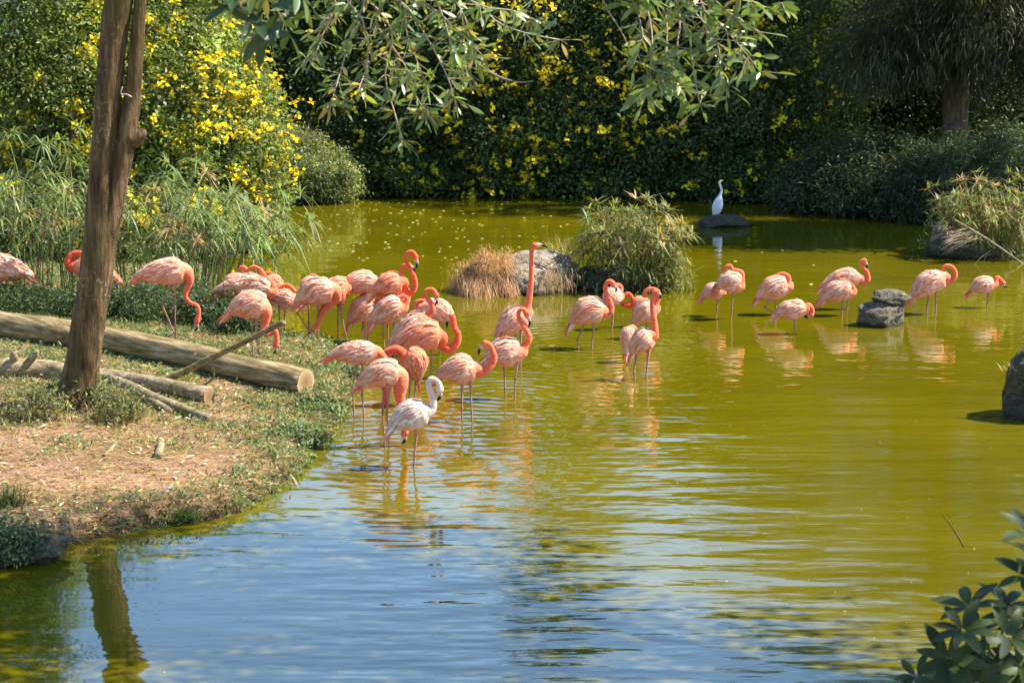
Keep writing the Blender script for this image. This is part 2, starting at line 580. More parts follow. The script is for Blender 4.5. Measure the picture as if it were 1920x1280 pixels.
# ------------------------------------------------------------------ vegetation builders
def crown_points(blobs, nclump, per, spread, shell=.75, flat=1.0):
    """clumps near the surface of ellipsoids; returns points and outward directions"""
    vol = np.array([b[3] * b[4] + b[4] * b[5] + b[3] * b[5] for b in blobs])
    pick = rng.choice(len(blobs), nclump, p=vol / vol.sum())
    B = np.array(blobs)[pick]
    d = rdir(nclump)
    r = (shell + (1.05 - shell) * rng.random(nclump))[:, None]
    c = B[:, :3] + d * B[:, 3:6] * r
    out = d
    idx = np.repeat(np.arange(nclump), per)
    P = c[idx] + rng.standard_normal((len(idx), 3)) * spread * np.array([1, 1, flat])
    return P, out[idx], c, idx
def foliage(mb, P, out, L, W, colr, upb=.7, droop=.3, clump_idx=None, amt=.22):
    n = len(P)
    N = nrm(rdir(n) * .9 + out * .5 + np.array([0, 0, upb]))
    A = rdir(n)
    A[:, 2] -= droop
    A = nrm(A - N * np.sum(A * N, 1, keepdims=True))
    l = L * np.exp(rng.normal(0, .22, n)); w = W * np.exp(rng.normal(0, .22, n))
    V, Q = leaf_quads(P, A, N, l, w)
    c = vary(colr, n, amt, .1)
    if clump_idx is not None:
        k = vary((1, 1, 1), clump_idx.max() + 1, .25, .1) if False else np.exp(rng.normal(0, .4, (clump_idx.max() + 1, 1)))
        c = c * k[clump_idx]
    mb.add(V, Q, None, np.repeat(np.clip(c, 0, .9), 4, axis=0))
def flowers(mb, P, size, colr=(.80, .60, .010)):
    for k in range(5):
        n = len(P)
        a = nrm(rdir(n) + np.array([0, -.5, .5]))
        N = nrm(rdir(n) * .6 + np.array([.1, -.6, .7]))
        A = nrm(a - N * np.sum(a * N, 1, keepdims=True))
        V, Q = leaf_quads(P + rng.standard_normal((n, 3)) * size * .25, A, N, size * np.exp(rng.normal(0, .2, n)), size * .75)
        mb.add(V, Q, None, np.repeat(vary(colr, n, .12, .06), 4, axis=0))
def keep_land(P, zmin=.05):
    return P[:, 2] > zmin

def shrub(name, label, cat, base, blobs, nclump, per, L, W, colr, spread=.16, nflow=0, fsize=.07, fcluster=5, group=None, limbs=9, trunk_r=.06,
          mat=None, droop=.3, fsel=None, bark=None, inner=True, fspread=.1, amt=.22, trunk_top=.55, ffwd=0):
    base = np.asarray(base, float)
    base[2] = max(base[2], .0)
    t = thing(name, label, cat, base, group)
    P, out, c, idx = crown_points(blobs, nclump, per, spread)
    if inner:
        P2, o2, _, i2 = crown_points(blobs, nclump // 3, per, spread * 1.6, .35)
        P = np.vstack([P, P2]); out = np.vstack([out, o2]); idx = np.concatenate([idx, i2 + idx.max() + 1])
    k = keep_land(P)
    mb = MB()
    foliage(mb, P[k], out[k], L, W, colr, droop=droop, clump_idx=idx[k], amt=amt)
    stuff(mb.build("crown", mat or M_LEAF, t))
    tb = MB()
    top = np.mean(np.array(blobs)[:, :3], axis=0)
    hub = base * (1 - trunk_top) + top * trunk_top
    path = smooth_path([base - [0, 0, .15], base * .6 + hub * .4 + rng.normal(0, .06, 3), hub], 8)
    tb.tube(path, np.linspace(trunk_r * 1.25, trunk_r * .8, 8), 9, (.5, .5, .5), jitter=.06)
    for q in rng.choice(len(c), min(limbs, len(c)), replace=False):
        e = c[q]
        if e[2] < .3: continue
        m_ = hub * .5 + e * .5 + rng.normal(0, .12, 3)
        tb.tube(smooth_path([hub, m_, e], 7), np.linspace(trunk_r * .6, trunk_r * .12, 7), 6, (.5, .5, .5))
    tb.build("trunk", bark or M_BARK2, t, smooth=True)
    if nflow:
        m_ = c[(c[:, 2] > .25)]
        if fsel is not None:
            m_ = m_[fsel(m_)]
        if len(m_):
            cc = m_[rng.integers(0, len(m_), max(1, nflow // fcluster))]
            FP = np.repeat(cc, fcluster, 0) + rng.standard_normal((len(cc) * fcluster, 3)) * fspread
            o_ = nrm(FP - top)
            FP = FP + o_ * .12 + np.array([0, -ffwd, 0])
            fb = MB()
            flowers(fb, FP, fsize)
            stuff(fb.build("flowers", M_PETAL, t))
    return t

def sedge(name, label, cat, base, n, height, lean, rad, leafL, leafW, perumb, colr, group=None, bias=(0, 0, 0), dry=.12, hvar=.3, droop=.55):
    """clump of arching stems, each carrying an umbrella of narrow leaves"""
    base = np.asarray(base, float)
    t = thing(name, label, cat, base, group)
    sb, lb = MB(), MB()
    bias = np.asarray(bias, float)
    for i in range(n):
        a = rng.random() * 2 * math.pi
        rr = math.sqrt(rng.random())
        b = base + np.array([math.cos(a) * rad * rr, math.sin(a) * rad * rr, -.05])
        o = np.array([math.cos(a), math.sin(a), 0]) * rr * lean + bias * rng.random() + rng.normal(0, .1, 3) * np.array([1, 1, 0])
        h = height * (1 - hvar * rng.random()) * (1.08 - .45 * rr * rr)
        p1 = b + o * .3 * h + np.array([0, 0, h * .6])
        p2 = b + o * 1.0 * h + np.array([0, 0, h])
        c = vary(colr if rng.random() > dry else (.34, .24, .10), 1, .2)[0]
        sb.tube(smooth_path([b, p1, p2], 6), np.linspace(.009, .005, 6), 4, c, cap=False)
        m = perumb
        tdir = nrm(p2 - p1)
        th = rng.random(m) * 2 * math.pi
        e1 = nrm(np.cross(tdir, [.3, .8, .1])); e2 = np.cross(tdir, e1)
        A = nrm(np.cos(th)[:, None] * e1 + np.sin(th)[:, None] * e2 + tdir * rng.normal(.35, .25, m)[:, None])
        Ls = leafL * np.exp(rng.normal(0, .25, m))
        V, Q, T = blade_strips(np.repeat(p2[None], m, 0), A, Ls, leafW, droop * (1 + .4 * rng.standard_normal(m)))
        cc = np.repeat(vary(colr if rng.random() > dry else (.40, .29, .14), m, .25, .1), 5, 0)
        lb.add(V, Q, T, cc)
    sb.build("stem", M_LEAF, t)
    stuff(lb.build("leaves", M_LEAF, t))
    return t

def rock(name, label, P0, size, mat, seed=0, cuts=7, cutd=(.55, .9), rot=0, amp=.12, cat="rock", group=None, sub=5, sink=.3):
    import bmesh
    bm = bmesh.new()
    bmesh.ops.create_icosphere(bm, subdivisions=sub, radius=1)
    V = np.array([v.co[:] for v in bm.verts])
    Fc = np.array([[v.index for v in f.verts] for f in bm.faces])
    bm.free()
    r = np.random.default_rng(seed)
    for k in range(cuts):
        n = nrm(r.standard_normal(3) * np.array([1, 1, .8]))
        d = r.uniform(*cutd)
        s = V @ n
        ex = np.clip(s - d, 0, None)
        V = V - ex[:, None] * n * .93
    for i in range(len(V)):
        q = Vector(V[i])
        V[i] *= 1 + amp * mnoise.fractal(q * 1.7 + Vector((seed, 0, 0)), 1, 2, 5) + amp * .45 * mnoise.fractal(q * 6 + Vector((0, seed, 0)), .8, 2, 4)
    V = V * np.array(size)
    c, s = math.cos(rot), math.sin(rot)
    V = V @ np.array([[c, s, 0], [-s, c, 0], [0, 0, 1]])
    V[:, 2] += size[2] * (1 - sink)
    o = mesh_obj(name, V + P0, Fc, mat, smooth=True, loc=P0)
    if label:
        tag(o, label, cat, group)
    return o

# ------------------------------------------------------------------ far bank: hedge, shrubs and trees
HG = "yellow-flowering shrubs along the far bank"
DKG = (.075, .110, .030)
def Xat(px, y):
    return on_y(px, 300, y)[0]
hedge_spec = [  # px centre, depth, half width m, height, flowers, label
    (690, 50.6, 1.7, 6.0, 90, "dark shrub with few yellow blooms, just behind the leafy point of the left shore"),
    (850, 50.2, 1.9, 5.8, 420, "shady yellow-blooming shrub behind the dry grass of the rock island"),
    (1010, 49.2, 1.7, 5.6, 560, "shrub thick with yellow flowers whose sunlit top spray leans out over the pond"),
    (1150, 49.6, 1.8, 6.2, 420, "shady flowering shrub directly behind the tall sedge of the rock island"),
    (1310, 49.2, 1.8, 6.6, 330, "flowering shrub in shade directly behind the white egret"),
    (1460, 49.0, 1.6, 7.2, 190, "thinly flowering shrub between the egret and the dark feathery tree"),
]
for (px, D, w, h, nf, lab) in hedge_spec:
    x = Xat(px, D)
    y0 = D + 1.0
    base = (x, y0, float(terrain(x, y0)))
    bl = [(x, y0, h * .5, w, 1.3, h * .52), (x - w * .5, y0 - .5, h * .26, w * .8, 1.2, h * .3), (x + w * .5, y0 - .4, h * .28, w * .8, 1.2, h * .33), (x, y0 + .3, h * .8, w * .9, 1.2, h * .26)]
    ys = on_z(px, float(np.interp(px, [650, 900, 1180, 1330, 1460, 1560], [372, 364, 372, 374, 381, 402])))[1]
    for q in (-1, -.35, .35, 1):
        bl.append((x + q * w * .8, ys + .35, .32, w * .5, .55, .5))
    shrub("flowering_shrub", lab, "shrub", base, bl, 720, 52, .10, .05, DKG, .2, int(nf * .75), .105, 5, HG, 14, .09, fsel=lambda c, y0=y0: c[:, 1] < y0 - .2, fspread=.2, ffwd=.16)

TG = "trees standing behind the far hedge"
tree_spec = [
    (60, 49, 2.4, 8.5, .5, (.07, .10, .025), "green tree rising behind the half-shaded flowering bush"),
    (300, 50, 2.2, 7.4, .5, (.075, .105, .03), "green tree rising behind the sunlit yellow bush"),
    (450, 52, 1.9, 6.4, .5, (.06, .09, .025), "green tree between the sunlit yellow bush and the dark hedge"),
    (560, 57, 2.4, 6.3, .5, (.09, .125, .04), "green tree rising behind the leafy point of the left shore"),
    (800, 58, 2.6, 6.2, .5, (.11, .14, .065), "pale-leaved tree behind the hedge, above the dry-grass island"),
    (1230, 57, 2.2, 8.0, .45, (.065, .095, .03), "dark tree behind the hedge, above the island sedge"),
    (1480, 57, 2.5, 12.0, .4, (.055, .08, .028), "tall dark tree behind the hedge, next to the feathery tree"),
    (1700, 58, 2.8, 15.0, .4, (.05, .072, .025), "tall dark tree behind the trunk of the feathery tree"),
    (1900, 56, 2.8, 13.0, .4, (.05, .072, .025), "tall dark tree behind the sedge of the right-hand islet"),
]
for (px, D, w, h, lo, colr, lab) in tree_spec:
    x = Xat(px, D)
    base = (x, D, float(terrain(x, D)))
    bl = [(x, D, h * .6, w, 1.8, h * .42), (x + w * .4, D - .4, h * .8, w * .7, 1.5, h * .22), (x - w * .5, D - .2, h * .45, w * .7, 1.4, h * .3)]
    shrub("tree", lab, "tree", base, bl, 340, 46, .15, .075, colr, .3, 0, group=TG, limbs=14, trunk_r=.16)
# slender trees whose tops only show in the pond's reflection
for (px, D, h, lab) in [(1020, 60, 13.5, "slender tree with a thin stem rising above the hedge, mirrored in the pond"), (1085, 61, 12.0, "thin-crowned tree above the hedge, leaning beside the slender stem mirrored in the pond")]:
    x = Xat(px, D)
    base = (x, D, float(terrain(x, D)))
    bl = [(x, D, h * .88, 1.1, 1.0, h * .12), (x + .9, D, h * .72, 1.0, .8, .5), (x - .9, D, h * .66, .9, .8, .5), (x + 1.3, D, h * .82, .9, .8, .4)]
    shrub("slender_tree", lab, "tree", base, bl, 130, 34, .16, .07, (.05, .08, .02), .22, 0, group=TG, limbs=14, trunk_r=.2, inner=False, trunk_top=.9)

# right: dark feathery tree with a trunk showing, and the dark bushes under it
def feathery_tree():
    y = 48.5
    x = Xat(1785, y)
    base = np.array([x, y, float(terrain(x, y))])
    t = thing("feathery_tree", "tall dark feathery tree with brown trunk and drooping fronds on the right bank", "tree", base)
    tb = MB()
    tr = smooth_path([base - [0, 0, .3], base + [.05, 0, 2.5], base + [-.05, 0, 6], base + [.3, 0, 12]], 16)
    tb.tube(tr, np.linspace(.30, .16, 16), 12, jitter=.05)
    ends = []
    for i in range(46):
        z = rng.uniform(2.6, 12.5)
        a = rng.uniform(-math.pi, math.pi)
        l = rng.uniform(1.5, 3.6) * (1.05 - .03 * z)
        if i < 16:
            a = math.pi + rng.uniform(-.5, 1.5); z = rng.uniform(2.5, 4.2); l = rng.uniform(1.8, 2.8)
        s = base + [0, 0, z]
        e = s + np.array([math.cos(a) * l, math.sin(a) * l * .8, l * rng.uniform(-.12, .3)])
        p = smooth_path([s, s * .5 + e * .5 + [0, 0, .25], e], 8)
        tb.tube(p, np.linspace(.07, .015, 8), 5)
        ends.append(p)
    tb.build("trunk", M_BARK2, t, smooth=True)
    lb = MB()
    for p in ends:
        m = 420
        k = np.clip(rng.beta(2.2, 1.2, m), 0, .999) * 7
        i = k.astype(int)
        q = p[i] + (p[i + 1] - p[i]) * (k - i)[:, None]
        d = nrm(p[-1] - p[0])
        A = nrm(d * .9 + rdir(m) * .7 + [0, 0, -.2])
        q = q + rdir(m) * rng.random((m, 1)) * .42
        V, Q, T = blade_strips(q, A, .3, .015, .4)
        lb.add(V, Q, T, np.repeat(vary((.11, .105, .06), m, .3, .1), 5, 0))
    # broad needle canopy, lowest over the water on the left
    bl = [(x - 2.0, y - 1.5, 3.15, .9, .8, .55), (x - 1.2, y - 1.4, 3.7, 1.2, .9, .85), (x + .2, y - 1.6, 3.9, 1.5, .9, 1.1), (x + 1.8, y - 1.5, 3.8, 1.5, 1.0, 1.4),
          (x + 3.2, y - 1, 4.0, 1.6, 1.2, 2.0), (x + .5, y, 6.2, 3.2, 2.4, 2.2), (x, y, 9.0, 3.4, 2.6, 3.6), (x + 3, y, 8.5, 3, 2.4, 4)]
    bl = bl[:5] * 3 + [(x, y - 1.3, 3.5, .8, .6, 1.0)] * 3 + bl[5:]
    P, out, c, idx = crown_points(bl, 1000, 58, .24)
    m = len(P)
    A = nrm(out * .8 + rdir(m) * .7 + np.array([-.35, -.1, -.25]))
    V, Q, T = blade_strips(P, A, .26 * np.exp(rng.normal(0, .25, m)), .022, .3)
    kk = np.exp(rng.normal(0, .35, (idx.max() + 1, 1)))[idx]
    lb.add(V, Q, T, np.repeat(np.clip(vary((.066, .068, .034), m, .25, .1) * kk, 0, .5), 5, 0))
    stuff(lb.build("crown", M_LEAF, t))
feathery_tree()

shrub("bank_tree", "tall tree on the right bank shading the far water around the egret", "tree", (13.4, 43.6, float(terrain(13.4, 43.6))),
      [(13.2, 43.2, 9.3, 2.6, 2.1, 2.6), (11.9, 43.6, 8.2, 1.5, 1.6, 1.3), (14.2, 43.4, 11, 2.0, 1.8, 1.8)], 420, 52, .17, .085, (.045, .065, .02), .3, 0, limbs=14, trunk_r=.2, trunk_top=.75)
BG = "dark bushes on the right bank"
for (px, py, w, h, lab) in [(1560, 402, .9, 1.2, "low dark bush at the water's edge, leftmost end of the right bank's undergrowth"),
                            (1650, 410, 1.0, 1.45, "dark ferny bush in front of the gap under the feathery tree"),
                            (1745, 417, .95, 1.3, "dark bush below the brown trunk of the feathery tree"),
                            (1850, 425, 1.2, 1.7, "dark bush behind the sedge of the right-hand islet")]:
    g = on_z(px, py)
    x, y = g[0], g[1] + .7
    bl = [(x, y, h * .5, w, .8, h * .55), (x + w * .4, y + .4, h * .6, w * .8, .7, h * .5), (x - w * .5, y - .2, h * .3, w * .7, .7, h * .35)]
    shrub("dark_bush", lab, "bush", (x, y, float(terrain(x, y))), bl, 230, 62, .12, .028, (.06, .08, .035), .15, 0, group=BG, limbs=8, trunk_r=.04, droop=.8)
# taller bushes filling behind the trunk
for (px, D, w, h, lab) in [(1590, 52.5, 1.6, 4.6, "bush with glinting leaves behind the dark ferny bush"), (1745, 53.0, 1.7, 4.2, "bush with a few yellow blooms seen behind the brown trunk"), (1900, 51.5, 1.8, 5.0, "big dark bush right of the brown trunk")]:
    x = Xat(px, D)
    bl = [(x, D, h * .5, w, 1.2, h * .5), (x - w * .4, D - .5, h * .3, w * .8, 1, h * .3)]
    shrub("bank_bush", lab, "bush", (x, D, float(terrain(x, D))), bl, 330, 50, .11, .05, (.06, .085, .028), .2, 18, .08, 3, "tall bushes behind the right bank", 10, .07)

# left: leafy point and the big yellow-flowering bushes
g = on_z(560, 384)
x, y = g[0], g[1] + .55
shrub("leafy_bush", "rounded green bush on the leafy point where the left shore meets the far pond", "bush", (x, y, .1),
      [(x - .2, y, .7, 1.2, .8, .8), (x + .5, y - .1, .45, .75, .6, .5), (x - .7, y + .1, 1.05, .85, .7, .65)], 480, 60, .085, .026, (.15, .175, .065), .1, 0, trunk_r=.05)
sedge("reed_grass", "pale plumed reeds standing behind the rounded bush of the leafy point", "reeds", (x - .35, y + .35, .1), 26, 1.75, .25, .35, .22, .012, 9, (.22, .2, .09), dry=.5)
LB = "yellow-flowering bushes of the left bank"
lb_spec = [
    (60, 40.5, 1.6, 7.2, 800, "big flowering bush left of the forked trunk, half in shade"),
    (300, 41.0, 1.45, 5.6, 2000, "sunlit bush covered in yellow flowers right of the forked trunk"),
    (410, 41.8, 1.1, 4.0, 1250, "lower yellow-flowering bush sloping down towards the leafy point"),
]
for (px, D, w, h, nf, lab) in lb_spec:
    x = Xat(px, D)
    bl = [(x, D, h * .5, w, 1.2, h * .5), (x + w * .4, D - .5, h * .33, w * .8, 1, h * .3), (x - w * .4, D - .5, h * .4, w * .8, 1, h * .36)]
    shrub("yellow_bush", lab, "bush", (x, D, float(terrain(x, D))), bl, 620, 60, .095, .042, (.145, .185, .04), .16, int(nf * .58), .085, 8, LB, 14, .09, fspread=.14,
          fsel=lambda c, D=D: c[:, 1] < D + .3)
# dark tree corner at the far left
x = Xat(-10, 36.5)
shrub("shade_tree", "dark leafy tree at the left edge, in front of the flowering bushes", "tree", (x - .6, 36.5, .4), [(x - .3, 36.5, 5.3, .95, .9, 1.5), (x - .5, 36.6, 7, 1.4, 1.2, 1.5)], 150, 60, .13, .06, (.03, .055, .022), .2, 0, limbs=8, trunk_r=.09, droop=.8, trunk_top=.8)

# leafy bushes between the sedges and the flowering bushes
for (px, D, w, h, lab) in [(30, 37.0, .9, 1.5, "leafy green bush behind the sedge at the left edge"), (190, 37.4, .9, 1.3, "leafy green bush behind the forked trunk, under the yellow flowers"),
                           (330, 38.2, .8, 1.2, "leafy green bush under the sunlit yellow flowers, behind the sedges"), (430, 40.2, .6, .9, "small leafy bush at the water's edge below the sloping yellow bush")]:
    x = Xat(px, D)
    shrub("undergrowth_bush", lab, "bush", (x, D, float(terrain(x, D))), [(x, D, h * .45, w, .7, h * .55), (x - w * .5, D - .2, h * .3, w * .8, .6, h * .4), (x + w * .5, D - .2, h * .3, w * .8, .6, h * .4)],
          190, 52, .08, .034, (.10, .13, .04), .12, 60, .09, 4, "green bushes behind the sedges", 8, .04)
# ------------------------------------------------------------------ papyrus along the left bank
PG = "umbrella sedges on the left bank"
pap = [
    (30, 592, 34, 2.3, (.1, -.05, 0), "tall umbrella sedge at the left edge, behind the flamingo cut by the frame"),
    (110, 588, 30, 2.0, (.05, 0, 0), "umbrella sedge just left of the forked trunk, behind the log"),
    (250, 585, 34, 1.8, (.1, 0, 0), "umbrella sedge between the forked trunk and the flamingo bending to the ground"),
    (330, 578, 38, 1.8, (.35, 0, 0), "umbrella sedge behind the flamingo bending to the ground"),
    (385, 566, 44, 1.55, (.75, -.05, 0), "umbrella sedge arching far out over the water above the flock"),
]
for (px, py, n, hgt, bias, lab) in pap:
    g = G(px, py)
    sedge("umbrella_sedge", lab, "sedge", g + [0, .9 if px > 300 else 1.3, 0], int(n * 1.0), hgt * 1.12, .42, .6, .36, .024, 20, (.18, .23, .075), PG, bias, .13, .45, .55)
# leafy undergrowth under the sedges
UG = "low weeds under the umbrella sedges"
for (px, py, w, lab) in [(45, 588, .55, "low leafy weeds behind the left end of the log"), (175, 592, .5, "low leafy weeds behind the forked trunk"), (275, 598, .5, "low leafy weeds left of the bending flamingo's legs"),
                    (395, 606, .42, "low leafy weeds right of the bending flamingo's head"), (455, 622, .3, "small leafy weeds behind the leaning stick")]:
    g = G(px, py)
    shrub("weeds", lab, "weeds", g, [(g[0], g[1], g[2] + .18, w, .4, .26)], 60, 60, .055, .02, (.06, .09, .035), .1, 0, group=UG, limbs=4, trunk_r=.015)

# ------------------------------------------------------------------ forked tree on the bank
def forked_tree():
    b = G(140, 768)
    Y = b[1]
    t = thing("forked_tree", "rough brown forked tree trunk leaning right on the sandy left bank", "tree", b)
    main = [(122, 805, 56), (132, 772, 47), (142, 735, 41), (151, 700, 38), (167, 600, 36), (182, 500, 36), (190, 400, 32), (195, 300, 29), (201, 200, 27), (212, 90, 28), (224, 0, 30), (240, -110, 29), (262, -300, 26), (270, -520, 22), (300, -760, 14)]
    sec = [(194, 480, 22), (206, 410, 26), (222, 330, 23), (238, 250, 22), (246, 200, 19), (256, 100, 15), (263, 0, 13), (280, -120, 12), (330, -300, 11), (400, -520, 8)]
    s = F / Y
    mb = MB()
    def conv(pts):
        return np.array([[*on_y(x, y, Y), r * .88 / s] for x, y, r in pts])
    pm = smooth_path(conv(main), 90)
    ps = smooth_path(conv(sec), 60)
    rs = np.random.default_rng(3)
    def barky(p, off):
        V, Q, T = tube(p[:, :3], p[:, 3], 40)
        n = len(p) * 40
        ax = np.repeat(p[:, :3], 40, 0)
        d = V[:n] - ax
        for i in range(n):
            q = V[i]
            k = mnoise.noise(Vector((q[0] * 14, q[1] * 14, q[2] * 2.2 + off))) * .085 + mnoise.noise(Vector((q[0] * 4, q[1] * 4, q[2] * 1.1 + off))) * .10
            V[i] = ax[i] + d[i] * (1 + k)
        mb.add(V, Q, T)
    barky(pm, 0)
    barky(ps, 5)
    kn = on_y(266, 250, Y - .02)
    mb.tube(smooth_path([on_y(245, 262, Y), kn, on_y(272, 244, Y - .03)], 6), [.12, .105, .085, .065, .045, .02], 14, jitter=.07)
    mb.build("trunk", M_BARK, t, smooth=True)
    tw = MB()
    c = on_y(228, 180, Y - .2)
    tw.tube(smooth_path([c, c + [.05, -.02, .02], c + [.11, -.03, -.01]], 5), .008, 5, (.45, .38, .3))
    tw.tube(smooth_path([c, c + [.0, -.04, .05], c + [.02, -.05, .1]], 5), .006, 5, (.45, .38, .3))
    tw.build("twig", M_TWIG, t)
    # crown far above the picture
    top = pm[-1, :3]
    lb = MB(); br = MB()
    P, out, c, idx = crown_points([(top[0] - .5, top[1], top[2] + .6, 2.4, 2.2, 1.6), (top[0] + .8, top[1], top[2] - .4, 1.7, 1.7, 1.2)], 120, 45, .28)
    foliage(lb, P, out, .14, .06, (.06, .09, .025), clump_idx=idx)
    stuff(lb.build("crown", M_LEAF, t))
    for q in rng.choice(len(c), 14, replace=False):
        br.tube(smooth_path([pm[-14, :3], pm[-14, :3] * .5 + c[q] * .5 + [0, 0, -.2], c[q]], 7), np.linspace(.08, .015, 7), 6)
    br.build("branch", M_BARK, t, smooth=True)
forked_tree()

# ------------------------------------------------------------------ log and fallen branches
def cut_mat():
    m, nt, bs = new_mat("cut_wood")
    v = mapped(nt)
    w = node(nt, "ShaderNodeTexWave", wave_type='RINGS', rings_direction='Z')
    w.inputs["Scale"].default_value = 22; w.inputs["Distortion"].default_value = 2.0; w.inputs["Detail"].default_value = 3
    nt.links.new(v, w.inputs[0])
    ln = node(nt, "ShaderNodeVectorMath", operation='LENGTH')
    nt.links.new(v, ln.inputs[0])
    rad = ramp(nt, ln.outputs["Value"], [(.0, (.2, .11, .04)), (.09, (.34, .21, .09)), (.13, (.44, .31, .16)), (.155, (.5, .38, .22)), (.17, (.2, .14, .08))])
    c = mixc(nt, rad, ramp(nt, w.outputs[1], [(.3, (.6, .6, .6)), (.8, (1.1, 1.1, 1.1))]), 1.0, 'MULTIPLY')
    nt.links.new(c, bs.inputs["Base Color"])
    bs.inputs["Roughness"].default_value = .85
    return m
M_CUT = cut_mat()
def cut_disc(c, n, r, parent, name="cut_end"):
    n = nrm(n)
    e1 = nrm(np.cross(n, [.2, .3, .9])); e2 = np.cross(n, e1)
    th = np.linspace(0, 2 * math.pi, 24, endpoint=False)
    V = np.vstack([[0, 0, 0], np.stack([np.cos(th), np.sin(th), 0 * th], 1) * r])
    V[1:, :2] *= (1 + .03 * rng.standard_normal((24, 1)))
    k = np.arange(24)
    T = np.stack([np.zeros(24, int), k + 1, (k + 1) % 24 + 1], 1)
    me = mesh_obj(name, V, T, M_CUT, None)
    from mathutils import Matrix
    Mx = Matrix(((e1[0], e2[0], n[0], c[0]), (e1[1], e2[1], n[1], c[1]), (e1[2], e2[2], n[2], c[2]), (0, 0, 0, 1)))
    me.matrix_world = Mx
    me.parent = parent
    pw = Vector((0, 0, 0)); q_ = parent
    while q_ is not None:
        pw += q_.location; q_ = q_.parent
    me.location = Vector(tuple(c)) - pw
    return me
def big_log():
    pts = [(-110, 618, .205), (0, 636, .20), (100, 648, .19), (200, 662, .175), (330, 686, .17), (460, 718, .168), (572, 742, .165)]
    P = []
    for x, y, r in pts:
        g = G(x, y)
        r *= .93
        P.append([g[0], g[1] + r * .6, g[2] + r * .95, r])
    P = smooth_path(P, 70)
    t = thing("log", "long bare log with a sawn end lying behind the forked trunk", "log", P[-1, :3] - [0, 0, P[-1, 3]])
    V, Q, T = tube(P[:, :3], P[:, 3], 32, cap=True)
    n = 70 * 32
    ax = np.repeat(P[:, :3], 32, 0)
    for i in range(n):
        q = V[i]
        k = mnoise.noise(Vector((q[0] * 3 + q[1], q[1] * 3, q[2] * 12))) * .07 + mnoise.noise(Vector((q[0] * 1.2, q[1] * 1.2, q[2] * 3))) * .12
        V[i] = ax[i] + (V[i] - ax[i]) * (1 + k)
    mb = MB()
    mb.add(V, Q, T)
    mb.build("bark", M_LOG, t, smooth=True)
    d = nrm(P[-1, :3] - P[-4, :3])
    cut_disc(P[-1, :3] + d * .004, d, P[-1, 3] * .97, t)
    # sawn stub
    i = int(np.argmin(np.abs(to_px(P[:, :3])[0] - 350)))
    c = P[i, :3]
    sd = nrm(np.array([.5, -.85, .02]))
    e = c + sd * .37 + [0, 0, .02]
    sb = MB()
    sb.tube(smooth_path([c, c * .5 + e * .5, e], 6), np.linspace(.105, .078, 6), 16, jitter=.02)
    st = sb.build("stub", M_LOG, t, smooth=True)
    cut_disc(e + sd * .004, sd, .074, st)
big_log()

Z7 = (0, 560, .3905)
def zpt(z, p):
    return z[0] + p[0] * z[2], z[1] + p[1] * z[2]
def fallen_branch():
    def gl(pts, lift=0):
        P = []
        for x, y, r in pts:
            px, py = zpt(Z7, (x, y))
            g = G(px, py)
            rr = r * Z7[2] * g[1] / F
            P.append([g[0], g[1], g[2] + rr * .85 + lift, rr * 1.12])
        return smooth_path(P, 40)
    A = gl([(-120, 370, 46), (40, 375, 48), (200, 380, 46), (350, 395, 42), (500, 400, 34), (600, 415, 34), (740, 440, 36), (880, 470, 38), (1005, 500, 40)])
    t = thing("fallen_branch", "weathered forked branch with broken knots lying in front of the log", "branch", A[20, :3] - [0, 0, A[20, 3]])
    mb = MB()
    mb.tube(A[:, :3], A[:, 3], 20, jitter=.04)
    B = gl([(540, 410, 24), (640, 450, 25), (740, 500, 26), (860, 548, 26), (1020, 600, 22)])
    mb.tube(B[:, :3], B[:, 3], 16, jitter=.04, seed=2)
    Cc = gl([(700, 490, 22), (760, 530, 22), (806, 552, 18)])
    mb.tube(Cc[:, :3], Cc[:, 3], 12, jitter=.04)
    # knots at the left end
    for (x, y), (dx, dy), r in [((60, 330), (10, -70), .07), ((120, 330), (60, -80), .06), ((20, 330), (-60, -30), .07)]:
        px, py = zpt(Z7, (x, y)); Y = G(*zpt(Z7, (40, 375)))[1]
        a = on_y(px, py, Y); b = on_y(*zpt(Z7, (x + dx, y + dy)), Y - .1)
        mb.tube(smooth_path([a, a * .5 + b * .5, b], 6), np.linspace(r, r * .45, 6), 10, jitter=.14)
    mb.build("wood", M_DEAD, t, smooth=True)
    d = nrm(A[-1, :3] - A[-4, :3]); cut_disc(A[-1, :3] + d * .004, d, A[-1, 3] * .95, t)
    d = nrm(B[-1, :3] - B[-4, :3]); cut_disc(B[-1, :3] + d * .004, d, B[-1, 3] * .95, t)
    # stick leaning up
    Y = A[28, 1]
    pts = [(720, 412, 20), (880, 352, 18), (1000, 290, 16), (1180, 205, 14), (1340, 122, 15), (1365, 122, 9)]
    P = smooth_path([[*on_y(*zpt(Z7, p[:2]), Y - .12 * i), p[2] * Z7[2] * Y / F] for i, p in enumerate(pts)], 30)
    sb = MB()
    sb.tube(P[:, :3], P[:, 3], 12, jitter=.05)
    tw = smooth_path([P[4, :3] + [.35, -.1, -.1], P[4, :3] + [.5, -.1, 0], P[9, :3] + [.25, -.2, 0.02]], 6)
    sb.tube(tw, np.linspace(.018, .008, 6), 6)
    sb.build("limb", M_LOG, t, smooth=True)
fallen_branch()
def small_stick(a, b, r, label):
    p = smooth_path([G(*zpt(Z7, a)) + [0, 0, r * .7], G(*zpt(Z7, ((a[0] + b[0]) / 2 + 6, (a[1] + b[1]) / 2))) + [0, 0, r * .9], G(*zpt(Z7, b)) + [0, 0, r * .7]], 10)
    mb = MB(); mb.tube(p, np.linspace(r, r * 1.1, 10), 12, jitter=.06)
    tag(mb.build("stick", M_DEAD, None, True, p[5]), label, "stick")
